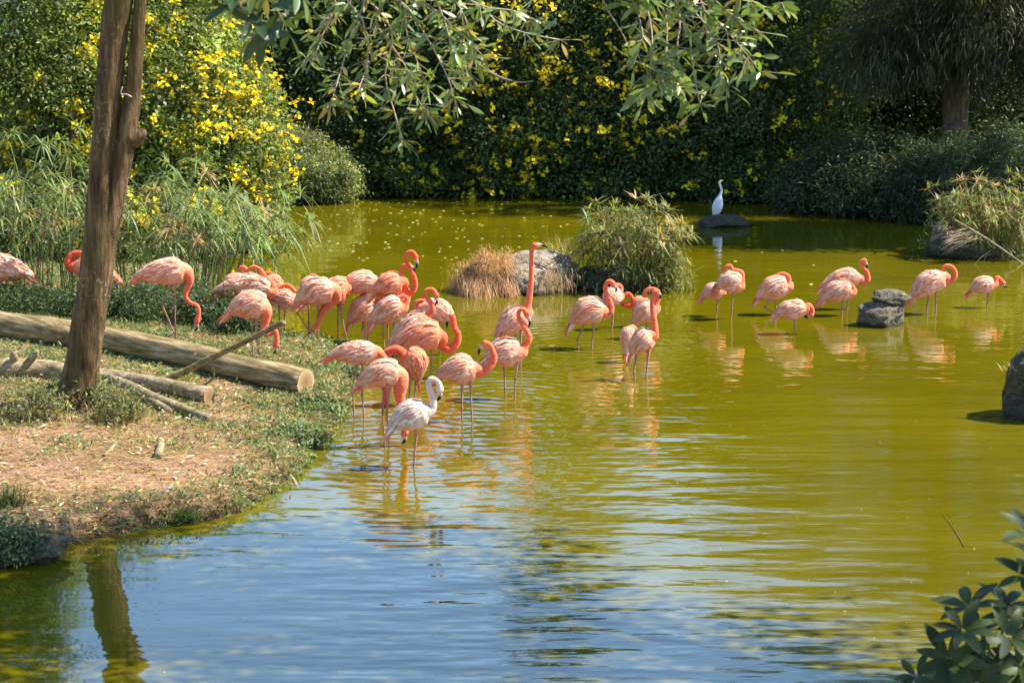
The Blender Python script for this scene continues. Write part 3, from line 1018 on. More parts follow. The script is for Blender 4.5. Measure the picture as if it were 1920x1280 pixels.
small_stick((772, 690), (757, 768), .038, "short pale piece of branch lying on the bare sand")
small_stick((560, 690), (500, 760), .018, "thin twig on the sand left of the short pale branch piece")
small_stick((1130, 860), (1250, 890), .016, "dark twig lying on the wet mud at the water's edge")
small_stick((1390, 850), (1422, 905), .018, "pale bent twig dipping from the mud into the water")

# ------------------------------------------------------------------ ground cover on the bank
def bank_cover():
    n = 420000
    x = rng.uniform(-9.5, -1.5, n); y = rng.uniform(17.5, 37, n)
    d = sdf(x, y)
    z = terrain(x, y)
    P = np.stack([x, y, z], 1)
    px, py = to_px(P)
    vis = (px > -140) & (px < 720) & (d > -.12) & (z > -.05)
    P, px, py, d = P[vis], px[vis], py[vis], d[vis]
    nz = cheap_noise(P[:, 0] * 1.7 + 4, P[:, 1] * 1.5) * .5 + cheap_noise(P[:, 0] * .6 + 1, P[:, 1] * .7 + 2) * .6
    # green density by place on the bank
    g = np.where(py < 690, .75, 0.0)
    g = np.maximum(g, .85 * sst(380, 520, px) * sst(860, 800, py))
    g = np.maximum(g, .95 * sst(.75, .25, d) * sst(880, 840, py))
    g = np.maximum(g, .8 * sst(.7, .1, d) * sst(200, 360, px))
    g = np.maximum(g, .40 * sst(850, 760, py) * sst(340, 180, np.abs(px - 150) + 0))
    g = np.maximum(g, .16 * sst(.9, .3, d))
    g = g * (.45 + .8 * sst(-.5, .4, nz)) + .38 * sst(.12, .6, nz)
    r = rng.random(len(P))
    k = r < g * .8
    Q_, dd, pyy = P[k], d[k], py[k]
    m = len(Q_)
    mb = MB()
    # small leaves of creeping cover
    isblade = rng.random(m) < np.where(pyy > 690, .35, .5)
    L = Q_[~isblade]
    tall = np.where(dd[~isblade] < .45, .10, .05)
    L = L + np.stack([rng.normal(0, .02, len(L)), rng.normal(0, .02, len(L)), rng.random(len(L)) * tall], 1)
    N = nrm(rdir(len(L)) * .8 + [0, 0, .8])
    A = rdir(len(L)); A = nrm(A - N * np.sum(A * N, 1, keepdims=True))
    V, Qd = leaf_quads(L, A, N, .05 * np.exp(rng.normal(0, .3, len(L))), .024)
    mb.add(V, Qd, None, np.repeat(vary((.135, .18, .07), len(L), .35, .1), 4, 0))
    Bp = Q_[isblade]
    A = nrm(rdir(len(Bp)) * .55 + [0, 0, 1.0])
    V, Qd, T = blade_strips(Bp, A, rng.uniform(.05, .14, len(Bp)), .007, .5)
    dryc = rng.random(len(Bp))[:, None] < .25
    cc = np.where(dryc, vary((.38, .28, .12), len(Bp), .25), vary((.17, .20, .055), len(Bp), .3))
    mb.add(V, Qd, T, np.repeat(cc, 5, 0))
    o = stuff(mb.build("grass", M_LEAF, None))
    tag(o, "short grass and creeping greenery covering the left bank", "grass")
    # straw and dead leaves
    k = (rng.random(len(P)) < .26 * (1.1 - .5 * (py < 690))) & (d > .04)
    S = P[k]
    m = len(S)
    a = rng.normal(.25, .8, m)
    A = np.stack([np.cos(a), np.sin(a) * .8, rng.normal(.05, .12, m)], 1)
    V, Qd, T = blade_strips(S + [0, 0, .012], nrm(A), rng.uniform(.05, .22, m), rng.uniform(.004, .009, m), .06)
    mb = MB()
    mb.add(V, Qd, T, np.repeat(vary((.36, .23, .10), m, .45, .12), 5, 0))
    k = (rng.random(len(P)) < .018) & (d > .02) & (py > 640)
    S = P[k]; m = len(S)
    N = nrm(rdir(m) * .5 + [0, 0, 1]); A = rdir(m); A = nrm(A - N * np.sum(A * N, 1, keepdims=True))
    V, Qd = leaf_quads(S + [0, 0, .016], A, N, .085 * np.exp(rng.normal(0, .3, m)), .03)
    cc = vary((.42, .30, .15), m, .45, .15)
    pale = rng.random(m) < .25
    cc[pale] = vary((.6, .52, .42), pale.sum(), .15)
    mb.add(V, Qd, None, np.repeat(cc, 4, 0))
    o = stuff(mb.build("leaf_litter", M_DRY, None))
    tag(o, "straw and dead leaves strewn over the sandy bank", "litter")
bank_cover()

# plants on the bank that stand out
def tuft(name, label, base, n, h, spread, colr, w=.012, cat="grass tuft", bias=(0, 0, 0), droop=.5, group=None, mat=None):
    base = np.asarray(base, float)
    P = base + np.stack([rng.normal(0, spread, n), rng.normal(0, spread * .7, n), np.full(n, -.02)], 1)
    A = nrm(rdir(n) * .5 + np.array([0, 0, 1.0]) + np.asarray(bias))
    V, Q, T = blade_strips(P, A, h * rng.uniform(.5, 1.1, n), w, droop * rng.uniform(.3, 1.4, n))
    o = mesh_obj(name, V, [Q, T], mat or M_LEAF, None, np.repeat(vary(colr, n, .3, .1), 5, 0), loc=base)
    return tag(o, label, cat, group)
tuft("grass_tuft", "upright dark grass tuft on the sand at the left edge, above the mossy stone", G(15, 950), 150, .42, .08, (.07, .09, .035), bias=(.25, 0, 0))
g = G(60, 1046)
rock("mossy_stone", "brown mossy stone half sunk in the near corner of the left bank", G(35, 1020) + [-.05, 0, -.12], (.46, .34, .17), M_EARTH, 11, 3, amp=.18, sink=.35)
g = G(20, 1046)
shrub("fern_weed", "leafy grey-green weed growing over the mossy stone at the waterline", "weeds", g, [(g[0] - .05, g[1] - .05, g[2] + .12, .34, .22, .2)], 55, 60, .05, .02, (.10, .135, .06), .05, 0, limbs=4, trunk_r=.012)
g = G(345, 970)
tuft("grass_tuft", "broad tuft of grass hanging over the muddy near edge of the bank", g, 700, .2, .075, (.10, .13, .04), .009)
for (px, py, w, lab) in [(150, 745, .42, "dry weeds and seedlings around the foot of the forked trunk"), (225, 772, .22, "weeds between the trunk foot and the fallen branch"), (60, 770, .34, "withered weeds left of the trunk foot")]:
    g = G(px, py + 12)
    t = shrub("weeds", lab, "weeds", g + [0, -.12, 0], [(g[0], g[1] - .15, g[2] + .13, w, .28, .2)], 42, 34, .06, .022, (.13, .14, .055), .07, 0, limbs=3, trunk_r=.01, group="weeds at the trunk foot", inner=False)
    n = 260
    P = g + np.stack([rng.normal(0, w * .6, n), rng.normal(-.1, .16, n), np.zeros(n)], 1)
    P[:, 2] = terrain(P[:, 0], P[:, 1])
    V, Q, T = blade_strips(P, nrm(rdir(n) * .7 + [0, 0, 1]), rng.uniform(.1, .34, n), .007, .6 * rng.random(n))
    stuff(mesh_obj("dry_stalks", V, [Q, T], M_DRY, t, np.repeat(vary((.42, .3, .14), n, .3), 5, 0)))
for (px, py, w, lab) in [(560, 815, .3, "green mat of creeping weeds overhanging the water on the tip of the bank"), (600, 770, .24, "creeping weeds on the tip of the bank beside the flock"), (640, 700, .26, "mound of grass at the water's edge beyond the sawn log end"),
                    (585, 648, .3, "bluish creeping weeds on the far side of the bank behind the log end")]:
    g = G(px, py)
    shrub("bank_weeds", lab, "weeds", g, [(g[0], g[1], g[2] + .0, w, .28, .07)], 60, 50, .045, .02, (.14, .18, .075), .045, 0, limbs=3, trunk_r=.008, group="creeping weeds on the bank edge")

# ------------------------------------------------------------------ rock islands
g0 = on_z(1010, 553)
rock("island_rock", "pale grey boulder of the rock island between dry grass and tall sedge", on_z(1005, 548) + [.05, .5, -.15], (.70, .55, .46), M_ROCK, 5, 8, (.58, .85), .3, .08, sink=.35)
rock("island_rock", "squat lower boulder fronting the rock island at the waterline", on_z(990, 553) + [.0, .22, -.1], (.42, .36, .33), M_ROCK, 9, 6, (.6, .9), .1, .1, sink=.3)
rock("island_rock", "low dark boulder under the tall sedge of the rock island", on_z(1150, 548) + [0, .6, -.12], (.85, .6, .28), M_ROCKD, 15, 6, (.6, .9), .1, .12, sink=.3)
rock("island_rock", "low dark boulder buried in the dry grass of the rock island", on_z(905, 552) + [0, .5, -.12], (.38, .4, .33), M_ROCKD, 17, 6, (.6, .9), .1, .12, sink=.3)
def dry_mound():
    c = on_z(918, 553) + [0, .36, 0]
    n = 9000
    d = rdir(n, .4)
    d[:, 2] = np.abs(d[:, 2])
    P = c + d * np.array([.50, .5, .5]) + [0, 0, .02]
    kk = np.array([mnoise.fractal(Vector(v) * 2.2, 1, 2, 3) for v in d])[:, None]
    P = c + (P - c) * (1 + .5 * kk) + rng.normal(0, .05, (n, 3))
    A = nrm(d * .8 + rdir(n) * 1.1 + [0, -.1, .25])
    hang = P[:, 2] < .3
    A[hang] = nrm(A[hang] * [.6, .8, .3] + [0, -.35, -.75])
    V, Q, T = blade_strips(P, A, np.where(hang, rng.uniform(.1, .3, n), rng.uniform(.05, .22, n)), .006, .5)
    V[:, 2] = np.maximum(V[:, 2], -.02)
    o = mesh_obj("dry_grass", V, [Q, T], M_DRY, None, np.repeat(vary((.44, .25, .12), n, .32, .1), 5, 0), loc=c)
    tag(o, "shaggy mound of reddish dry grass on the left end of the rock island", "grass")
    # drape on the boulders
    n = 1500
    c2 = on_z(985, 553) + [0, .1, 0]
    P = c2 + np.stack([rng.normal(0, .34, n), rng.normal(0, .06, n) - .05, rng.uniform(.1, .42, n)], 1)
    A = nrm(rdir(n) * .35 + [0, -.3, -1])
    V, Q, T = blade_strips(P, A, rng.uniform(.08, .22, n), .006, .1)
    o = mesh_obj("hanging_grass", V, [Q, T], M_DRY, None, np.repeat(vary((.42, .29, .15), n, .3, .1), 5, 0), loc=c2)
    tag(o, "fringe of dry grass hanging down the squat island boulder", "grass")
dry_mound()
tuft("grass_tuft", "wispy seeding grass standing behind the pale island boulder", on_z(1045, 545) + [.1, .9, .35], 150, .75, .12, (.30, .26, .09), .006, bias=(-.2, 0, 0), droop=.3)
def island_sedge(name, label, px, py, n, hgt, rad, lean, off=.6, lowleaf=True, colr=(.21, .22, .07)):
    b = on_z(px, py) + [0, off, .02]
    t = sedge(name, label, "sedge", b, n, hgt, lean, rad, .23, .026, 18, colr, None, (0, -.05, 0), .16, .6, .2)
    lb = MB()
    m = 2200
    d = rdir(m, .1); d[:, 2] = np.abs(d[:, 2])
    P = b + d * np.array([rad + lean * hgt * .8, rad * .8 + lean * hgt * .6, hgt * .85]) * np.cbrt(rng.random((m, 1)) * .8 + .2)
    P[:, 2] = np.maximum(P[:, 2], .05)
    V, Q, T = blade_strips(P, nrm(d * .6 + rdir(m)), .17 * np.exp(rng.normal(0, .3, m)), .019, .3)
    lb.add(V, Q, T, np.repeat(vary((.16, .175, .055), m, .3, .1), 5, 0))
    stuff(lb.build("lower_leaves", M_LEAF, t))
island_sedge("umbrella_sedge", "tall bushy umbrella sedge growing on the right end of the rock island", 1185, 550, 110, 1.5, .55, .42)
shrub("weeds", "low leafy weeds spilling over the waterline under the island's tall sedge", "weeds", on_z(1245, 548) + [0, .4, .03],
      [(on_z(1240, 548)[0], on_z(1240, 548)[1] + .35, .2, .38, .3, .25)], 40, 50, .06, .024, (.16, .17, .05), .09, 0, limbs=3, trunk_r=.01)

rock("flat_rock", "flat dark rock out in the far water, under the white egret", on_z(1360, 428) + [0, .35, -.1], (.52, .4, .2), M_ROCKD, 21, 6, (.6, .9), .2, .1, sink=.35)
# right islet
rock("islet_rock", "dark undercut rock of the right-hand islet, below its sedge", on_z(1830, 488) + [0, .8, -.15], (.9, .7, .34), M_ROCKD, 31, 6, (.6, .9), .1, .1, sink=.32)
rock("islet_rock", "pale rock tip at the left end of the right-hand islet", on_z(1785, 486) + [0, .7, .1], (.3, .35, .3), M_ROCK, 33, 6, (.6, .9), .1, .1, sink=.3)
island_sedge("umbrella_sedge", "bright bushy umbrella sedge on the right-hand islet", 1868, 486, 140, 1.45, .7, .5, .75, colr=(.23, .24, .07))
def dead_fronds():
    b = on_y(1822, 442, 38.55)
    n = 60
    A = nrm(rdir(n) * .35 + [-1, -.4, .1])
    V, Q, T = blade_strips(np.repeat(b[None], n, 0) + rng.normal(0, .08, (n, 3)), A, rng.uniform(.35, .8, n), .014, .25)
    o = mesh_obj("dead_fronds", V, [Q, T], M_DRY, None, np.repeat(vary((.52, .42, .32), n, .2), 5, 0), loc=b)
    tag(o, "pale dead fronds fanning off the left end of the right-hand islet", "fronds")
    Y = b[1] - .3
    a, c = on_y(1790, 412, Y), on_y(1922, 497, Y)
    mb = MB(); mb.tube(smooth_path([a, a * .5 + c * .5 + [0, 0, .03], c + [.05, 0, -.05]], 12), np.linspace(.014, .022, 12), 8)
    p = [on_y(1858, 470, Y), on_y(1838, 484, Y - .05), on_y(1822, 503, Y - .1)]
    mb.tube(smooth_path(p, 6), .008, 5)
    tag(mb.build("dead_stick", M_DEAD, None, True, (a + c) / 2), "pale dead stick slanting from the right-hand islet down to the water", "stick")
dead_fronds()
# stacked stones
s0 = on_z(1665, 614)
rock("bottom_stone", "dark wedge-shaped stone in the water carrying a flat stone", s0 + [0, .25, -.1], (.47, .33, .26), M_ROCKM, 41, 8, (.5, .85), .05, .12, sink=.22, cat="stone")
rock("top_stone", "flat mossy stone balanced on the dark wedge-shaped stone", s0 + [.02, .25, .255], (.32, .25, .13), M_ROCKM, 43, 9, (.5, .85), .1, .11, sink=.02, cat="stone")
# rock at the right frame edge
b = on_z(1925, 792)
rock("edge_rock", "dark boulder with dry grass on top, cut off by the right frame edge", b + [.22, .35, -.2], (.42, .45, .60), M_ROCKD, 51, 5, (.7, .95), .2, .1, sink=.25)
tuft("dry_tuft", "dry grass tuft on top of the boulder at the right frame edge", on_y(1926, 690, b[1] + .3), 160, .22, .1, (.45, .36, .24), .006, bias=(-.3, 0, -.2), mat=M_DRY)
rock("sunken_stone", "low dark stone hidden by the boulder at the right frame edge", on_z(1935, 705) + [.35, .4, -.1], (.4, .4, .3), M_ROCKD, 53, 5, (.7, .95), .2, .1, sink=.25)

# ------------------------------------------------------------------ things floating on the pond
def floaters():
    n = 260
    px = rng.uniform(560, 1290, n); py = 378 + 110 * rng.random(n) ** 1.6
    P = np.array([on_z(a, b, .006) for a, b in zip(px, py)])
    m2 = 260
    px = rng.uniform(100, 1900, m2); py = rng.uniform(420, 1270, m2)
    P2 = np.array([on_z(a, b, .006) for a, b in zip(px, py)])
    P = np.vstack([P, P2])
    P = P[sdf(P[:, 0], P[:, 1]) < -.15]
    m = len(P)
    a = rng.random(m) * 6.28
    A = np.stack([np.cos(a), np.sin(a), 0 * a], 1)
    s = np.where(P[:, 1] > 33, rng.uniform(.035, .09, m), rng.uniform(.006, .022, m))
    V, Q = leaf_quads(P, A, np.tile([0, 0, 1.0], (m, 1)), s, s * .8)
    V[:, 2] = .006 + np.abs(V[:, 2] - .006) * .3
    cc = vary((.62, .55, .2), m, .2, .1)
    tag(stuff(mesh_obj("floating_petals", V, Q, M_PETAL, None, np.repeat(cc, 4, 0))), "fallen petals and specks floating on the pond", "petals")
floaters()
sp = [on_z(x_, y_, .008) for x_, y_ in ((1767, 962), (1788, 990), (1808, 1024))]
mb = MB(); mb.tube(smooth_path(sp, 8), np.linspace(.002, .0045, 8), 5, (.12, .07, .02))
tag(mb.build("floating_twig", M_TWIG, None, True, sp[1]), "thin dark twig floating on the open olive water", "twig")

# ------------------------------------------------------------------ birds
Z = {0: (0, 0, 1.0), 1: (380, 440, 520 / 1918), 2: (600, 560, 460 / 1918), 3: (1040, 500, 460 / 1918), 4: (1400, 460, 520 / 1918), 5: (0, 440, 420 / 1920), 6: (840, 320, 600 / 1920)}
PALE, ORNG, WHITE = 0, 1, 2
C_BODY = [(.90, .35, .18), (.90, .235, .09), (.74, .53, .41)]
C_HI = [(.90, .56, .42), (.90, .40, .25), (.86, .76, .66)]
C_LO = [(.84, .20, .10), (.84, .15, .06), (.80, .30, .17)]
C_NECK = [(.86, .17, .07), (.86, .12, .04), (.80, .60, .50)]
C_LEG = (.42, .19, .15)
def bird(spec, name="flamingo", group="flamingos wading in the flock"):
    z = Z[spec['z']]
    px = lambda p: (z[0] + p[0] * z[2], z[1] + p[1] * z[2])
    fx, fy = px(spec['foot'])
    land = spec.get('land', False)
    foot = G(fx, fy) if land else on_z(fx, fy)
    yaw = math.radians(spec.get('yaw', 0))
    face = 1 if spec['C'][0] > spec['T'][0] else -1
    hdir = np.array([math.cos(yaw) * face, math.sin(yaw), 0])
    N = np.array([-hdir[1], hdir[0], 0])
    def w(p, off=0.0):
        return on_plane(*px(p), foot + N * off, N)
    m_per = z[2] * np.linalg.norm(foot - CAMP) / F
    R = spec['R'] * m_per
    C, M, T = w(spec['C']), w(spec['M']), w(spec['T'])
    tint = spec.get('c', PALE)
    # path from bill tip to tail tip: point, vertical radius, lateral radius
    neck = [w(p) for p in spec['neck']]           # from chest to head
    path = []
    cols = []
    nb, hi, lo, bd = np.array(C_NECK[tint]), np.array(C_HI[tint]), np.array(C_LO[tint]), np.array(C_BODY[tint])
    white_neck = tint == WHITE
    hr = .043
    if 'bill' in spec:
        bt = w(spec['bill'])
        hd = neck[-1]
        v = bt - hd
        L = np.linalg.norm(v); d = v / max(L, 1e-6)
        L = min(max(L, .10), .17)
        perp = np.cross(N, d)
        prev = neck[-2] if len(neck) > 1 else C
        if np.dot(perp, hd - prev) < 0: perp = -perp
        q = [(hd + d * L, .004), (hd + d * L * .9 + perp * .006, .010), (hd + d * L * .62 + perp * .022, .018), (hd + d * L * .38 + perp * .016, .022)]
        bc = [(.012, .010, .010), (.015, .012, .012), (.02, .015, .015), (.72, .5, .42)]
        for (p, r), c in zip(q, bc):
            path.append([*p, r, r * .8]); cols.append(c)
        path.append([*(hd + d * .018), .036, .030]); cols.append(nb * (1 if not white_neck else 1.02))
        path.append([*hd, hr * .95, .034]); cols.append(nb)
    else:
        path.append([*(neck[-1] + (neck[-1] - neck[-2]) * .12), .006, .006]); cols.append(nb)
        path.append([*neck[-1], .036, .032]); cols.append(nb)
    nk = neck[:-1][::-1]
    for i, p in enumerate(nk):
        f_ = (i + 1) / max(len(nk), 1)
        r = (.026 + .030 * max(0, f_ - .45) ** 1.3 * 1.6) * spec.get('nr', 1.0) * (1 if i else 1.0)
        path.append([*p, r, r]); cols.append(nb * (1 - .3 * f_ * 0) * .5 + .5 * nb)
    Cb = C + (M - C) * .14
    path.append([*Cb, R * .56, R * .5]); cols.append(bd * .5 + nb * .5)
    n_b0 = len(path)
    for f_, rv in [(.5, .88), (1.0, 1.0)]:
        p = C + (M - C) * f_
        path.append([*p, R * rv, R * rv * .84]); cols.append(bd * .6 + hi * .4)
    up = np.array([0, 0, 1.0])
    for f_, rv in [(.3, .93), (.52, .72), (.74, .45), (.9, .22), (1.0, .05)]:
        p = M + (T - M) * f_ + up * R * (.10 * math.sin(f_ * math.pi))
        path.append([*p, R * rv, R * rv * .85]); cols.append(bd * (1 - f_) + lo * f_)
    K = np.hstack([np.array(path), np.array(cols)])
    ns = 74
    S = smooth_path(K, ns)
    S[:, 3:5] = np.maximum(S[:, 3:5], .003)
    S[:, 5:] = np.clip(S[:, 5:] * np.exp(rng.normal(0, .07, (ns, 1))), .005, .9)
    S[:, 3:5] *= np.exp(rng.normal(0, .025, (ns, 1)))
    P = S[:, :3]
    Tn = nrm(np.gradient(P, axis=0))
    sides = 14
    th = np.linspace(0, 2 * math.pi, sides, endpoint=False)
    U = nrm(np.cross(N, Tn))            # in-plane perpendicular
    V = P[:, None] + np.cos(th)[None, :, None] * (U * S[:, 3:4])[:, None] + np.sin(th)[None, :, None] * (N[None] * S[:, 4:5])[:, None]
    cc = np.repeat(S[:, None, 5:], sides, 1)
    mb = MB()
    i, j = np.meshgrid(np.arange(ns - 1), np.arange(sides), indexing='ij')
    i, j = i.ravel(), j.ravel(); k = (j + 1) % sides
    Q = np.stack([i * sides + j, i * sides + k, (i + 1) * sides + k, (i + 1) * sides + j], 1)
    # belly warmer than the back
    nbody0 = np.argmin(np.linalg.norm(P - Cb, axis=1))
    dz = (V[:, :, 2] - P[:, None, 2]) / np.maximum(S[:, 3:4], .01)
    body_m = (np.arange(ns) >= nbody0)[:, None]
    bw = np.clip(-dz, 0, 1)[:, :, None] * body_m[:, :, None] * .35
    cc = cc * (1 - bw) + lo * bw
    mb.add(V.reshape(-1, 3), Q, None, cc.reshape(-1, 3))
    # eye
    if 'bill' in spec:
        for sgn in (-1, 1):
            e = hd + d * .012 + N * .031 * sgn + up * .008
            tv, tq, tt = tube([e - N * .004, e, e + N * .004], [.004, .007, .004], 6)
            mb.add(tv, tq, tt, (.6, .5, .1))
    # legs
    lg = spec.get('legs', [])
    for n_, leg in enumerate(lg):
        off = (.045 if n_ % 2 == 0 else -.045) * (1 if len(lg) > 1 else 0)
        pts = [w(p, off) for p in leg[0:]]
        lift = leg is spec.get('lift')
        fixed = spec.get('lifted', -1) == n_
        e = pts[-1]
        if not fixed:
            gz = float(terrain(e[0], e[1])) if land else 0.0
            dn = pts[-1] - pts[-2]
            if dn[2] < -.02:
                e = pts[-2] + dn * ((gz - pts[-2][2]) / dn[2])
                pts[-1] = e
        thigh = pts[0] + (np.array([0, 0, 1.0]) * R * .35)
        kn = len(pts) - 2
        arr = [[*thigh, .038, *lo], [*(pts[0] * .8 + pts[1] * .2), .017, *(np.array(C_LEG) * 1.2)]]
        for qn in range(1, len(pts) - 1):
            a = pts[qn]
            pr = pts[qn - 1]
            arr.append([*(a * .88 + pr * .12), .0105, *C_LEG])
            arr.append([*a, .0175, *(np.array((.40, .13, .11)))])
            arr.append([*(a * .86 + pts[qn + 1] * .14), .0105, *C_LEG])
        dn = nrm(pts[-1] - pts[-2])
        arr.append([*pts[-1], .010, *C_LEG])
        if not fixed and not land:
            arr.append([*(pts[-1] + dn * .16), .010, *C_LEG])
        L_ = smooth_path(arr, 26)
        tv, tq, tt = tube(L_[:, :3], np.maximum(L_[:, 3], .007), 8)
        c_ = np.vstack([np.repeat(L_[:, 4:7], 8, 0), L_[:1, 4:7], L_[-1:, 4:7]])
        mb.add(tv, tq, tt, np.clip(c_, .01, .9))
        # webbed toes
        fwd = hdir if not fixed else nrm(hdir + [0, 0, -.8])
        side = N
        f0 = pts[-1]
        if land or fixed:
            if not fixed: f0 = f0 + [0, 0, .006]
            tp = [f0 - fwd * .015, f0 + fwd * .085 - side * .04, f0 + fwd * .095, f0 + fwd * .085 + side * .04]
            vv = np.array(tp + [q_ + np.array([0, 0, .01]) for q_ in tp])
            mb.add(vv, [[0, 1, 2, 3], [4, 7, 6, 5], [0, 4, 5, 1], [1, 5, 6, 2], [2, 6, 7, 3], [3, 7, 4, 0]], None, C_LEG)
    o = mb.build(name, M_BIRD, None, True, foot)
    tag(o, spec['label'], "flamingo", group)
    # folded wings: overlapping feathers lying on the body
    bi = np.arange(nbody0 + 2, ns - 1)
    t0 = np.linalg.norm(P[bi] - P[bi[0]], axis=1)
    fsc = R / .15
    for sgn in (1, -1):
        fb = MB()
        nf = 120
        ft = rng.random(nf) ** .85 * .86
        order = np.argsort(-ft)
        for q in order:
            f_ = ft[q]
            ang = rng.uniform(.12, 2.0)                       # from the back ridge down the flank
            if f_ > .6: ang = min(ang, 1.3)
            length = (.085 + .075 * f_ + .03 * rng.random()) * fsc ** .6
            wd = (.020 + .012 * rng.random()) * fsc ** .5
            sag = rng.uniform(.0, .5)
            row = []
            for s_ in range(4):
                tt_ = min(f_ * t0[-1] + length * s_ / 3, t0[-1] * 1.0)
                kf = np.interp(tt_, t0, np.arange(len(bi)))
                a0 = int(kf); a1 = min(a0 + 1, len(bi) - 1); fr = kf - a0
                Pc = P[bi[a0]] * (1 - fr) + P[bi[a1]] * fr
                Uv = nrm(U[bi[a0]] * (1 - fr) + U[bi[a1]] * fr)
                if Uv[2] < 0: Uv = -Uv
                rv = S[bi[a0], 3] * (1 - fr) + S[bi[a1], 3] * fr
                rl = S[bi[a0], 4] * (1 - fr) + S[bi[a1], 4] * fr
                A_ = ang + sag * s_ / 3 * .5
                nrmv = nrm(Uv * math.cos(A_) / max(rv, .01) + N * sgn * math.sin(A_) / max(rl, .01))
                surf = Pc + Uv * rv * math.cos(A_) + N * sgn * rl * math.sin(A_)
                lift = (.004 + .014 * (s_ / 3) ** 1.5 + .004 * rng.random()) * fsc
                tng = nrm(np.cross(nrmv, Tn[bi[a0]]))
                ww = wd * (.6, 1.0, .85, .12)[s_]
                c0 = surf + nrmv * lift
                row.append([c0 - tng * ww * .5 - nrmv * .002, c0 + nrmv * .003, c0 + tng * ww * .5 - nrmv * .002])
            vv = np.array(row).reshape(-1, 3)
            qs = []
            for s_ in range(3):
                for c_ in range(2):
                    b_ = s_ * 3 + c_
                    qs.append([b_, b_ + 1, b_ + 4, b_ + 3])
            u = rng.random()
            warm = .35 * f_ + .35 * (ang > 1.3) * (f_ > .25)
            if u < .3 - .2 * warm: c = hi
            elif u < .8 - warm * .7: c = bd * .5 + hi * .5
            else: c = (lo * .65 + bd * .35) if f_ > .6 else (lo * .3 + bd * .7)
            c = np.clip(np.asarray(c) * math.exp(random.gauss(0, .10)), 0, .9)
            if f_ > .78 and ang > .9 and random.random() < (.9 if spec.get('black', 0) else .12) and random.random() < .6: c = np.array((.03, .02, .02))
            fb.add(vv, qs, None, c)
        # long drooping flight feathers past the tail
        tdir = nrm(P[-2] - P[-10])
        for q in range(9):
            st_ = P[bi[int(len(bi) * rng.uniform(.66, .88))]] + N * sgn * R * rng.uniform(.08, .3) + up * R * rng.uniform(-.1, .22)
            ln = R * rng.uniform(.9, 1.35)
            A_ = nrm(tdir + np.array([0, 0, -rng.uniform(.05, .45)]) + N * sgn * rng.normal(.03, .08))
            bt_ = nrm(np.cross(A_, N * sgn))
            wd = rng.uniform(.022, .034)
            row = []
            for s_ in range(4):
                c0 = st_ + A_ * ln * s_ / 3 - up * ln * .16 * (s_ / 3) ** 2
                ww = wd * (.7, 1.0, .9, .15)[s_]
                row.append([c0 - bt_ * ww * .5, c0 + N * sgn * .004, c0 + bt_ * ww * .5])
            u = rng.random()
            c = lo if u < .5 else (bd if u < .85 else hi)
            fb.add(np.array(row).reshape(-1, 3), [[s_ * 3 + c_, s_ * 3 + c_ + 1, s_ * 3 + c_ + 4, s_ * 3 + c_ + 3] for s_ in range(3) for c_ in range(2)], None, np.clip(c * math.exp(random.gauss(0, .12)), 0, .9))
        fb.build("wing", M_BIRD, o, True)
    return o

LB_ = []
def B(**k): LB_.append(k)
# --- left bank
B(z=5, foot=(35, 655), land=True, C=(-140, 250), M=(-30, 275), T=(295, 362), R=112, neck=[(-150, 230), (-200, 190), (-215, 110), (-190, 40)], bill=(-260, 90), legs=[[(10, 380), (20, 520), (35, 640)], [(-30, 380), (-20, 520), (-10, 640)]], c=0,
  label="flamingo at the picture's left edge behind the log, tail towards the trunk")
B(z=5, foot=(790, 650), land=True, C=(615, 270), M=(760, 290), T=(1055, 430), R=100, neck=[(600, 265), (590, 215), (625, 165), (680, 160), (720, 190)], legs=[[(760, 380), (755, 520), (760, 650)], [(800, 380), (795, 520), (800, 650)]], c=1, nr=1.7,
  label="orange-necked flamingo mostly hidden behind the forked trunk")
B(z=5, foot=(1512, 900), land=True, C=(1620, 325), M=(1470, 315), T=(1145, 372), R=112, neck=[(1630, 400), (1598, 470), (1590, 530), (1630, 580), (1690, 608), (1705, 660), (1688, 745)], bill=(1668, 830), legs=[[(1475, 425), (1385, 590), (1520, 905)], [(1500, 425), (1500, 620), (1502, 890)]], c=0,
  label="flamingo on the bank bending its head straight down beside the log")
# --- group behind the log
B(z=1, foot=(212, 640), C=(325, 300), M=(225, 325), T=(125, 360), R=58, neck=[(315, 290), (300, 240), (270, 225), (247, 260), (245, 300)], legs=[[(215, 380), (212, 520), (210, 630)]], c=0, label="flamingo half hidden at the rear left of the group, neck coiled on its back")
B(z=1, foot=(500, 640), C=(415, 310), M=(480, 340), T=(560, 400), R=66, neck=[(410, 320), (425, 280), (465, 265), (505, 290), (530, 330)], legs=[[(480, 420), (482, 520), (478, 620)]], c=1, label="orange flamingo wedged behind two others, only its arched back and neck showing")
B(z=1, foot=(270, 715), C=(500, 390), M=(345, 355), T=(45, 415), R=86, neck=[(480, 345), (425, 285), (400, 245), (355, 222), (312, 250), (302, 300)], legs=[[(250, 430), (262, 580), (270, 715)], [(160, 415), (66, 445), (68, 585), (40, 650)]], lifted=1, c=0,
  label="big flamingo with arched neck over its back, one leg stretched behind")
B(z=1, foot=(550, 690), C=(480, 440), M=(560, 450), T=(665, 480), R=74, neck=[(490, 410), (525, 375), (575, 348), (610, 360), (635, 395)], legs=[[(530, 500), (530, 590), (528, 680)], [(570, 500), (568, 600), (570, 690)]], c=0,
  label="pale flamingo, neck folded on its back, between leaning stick and striding bird")
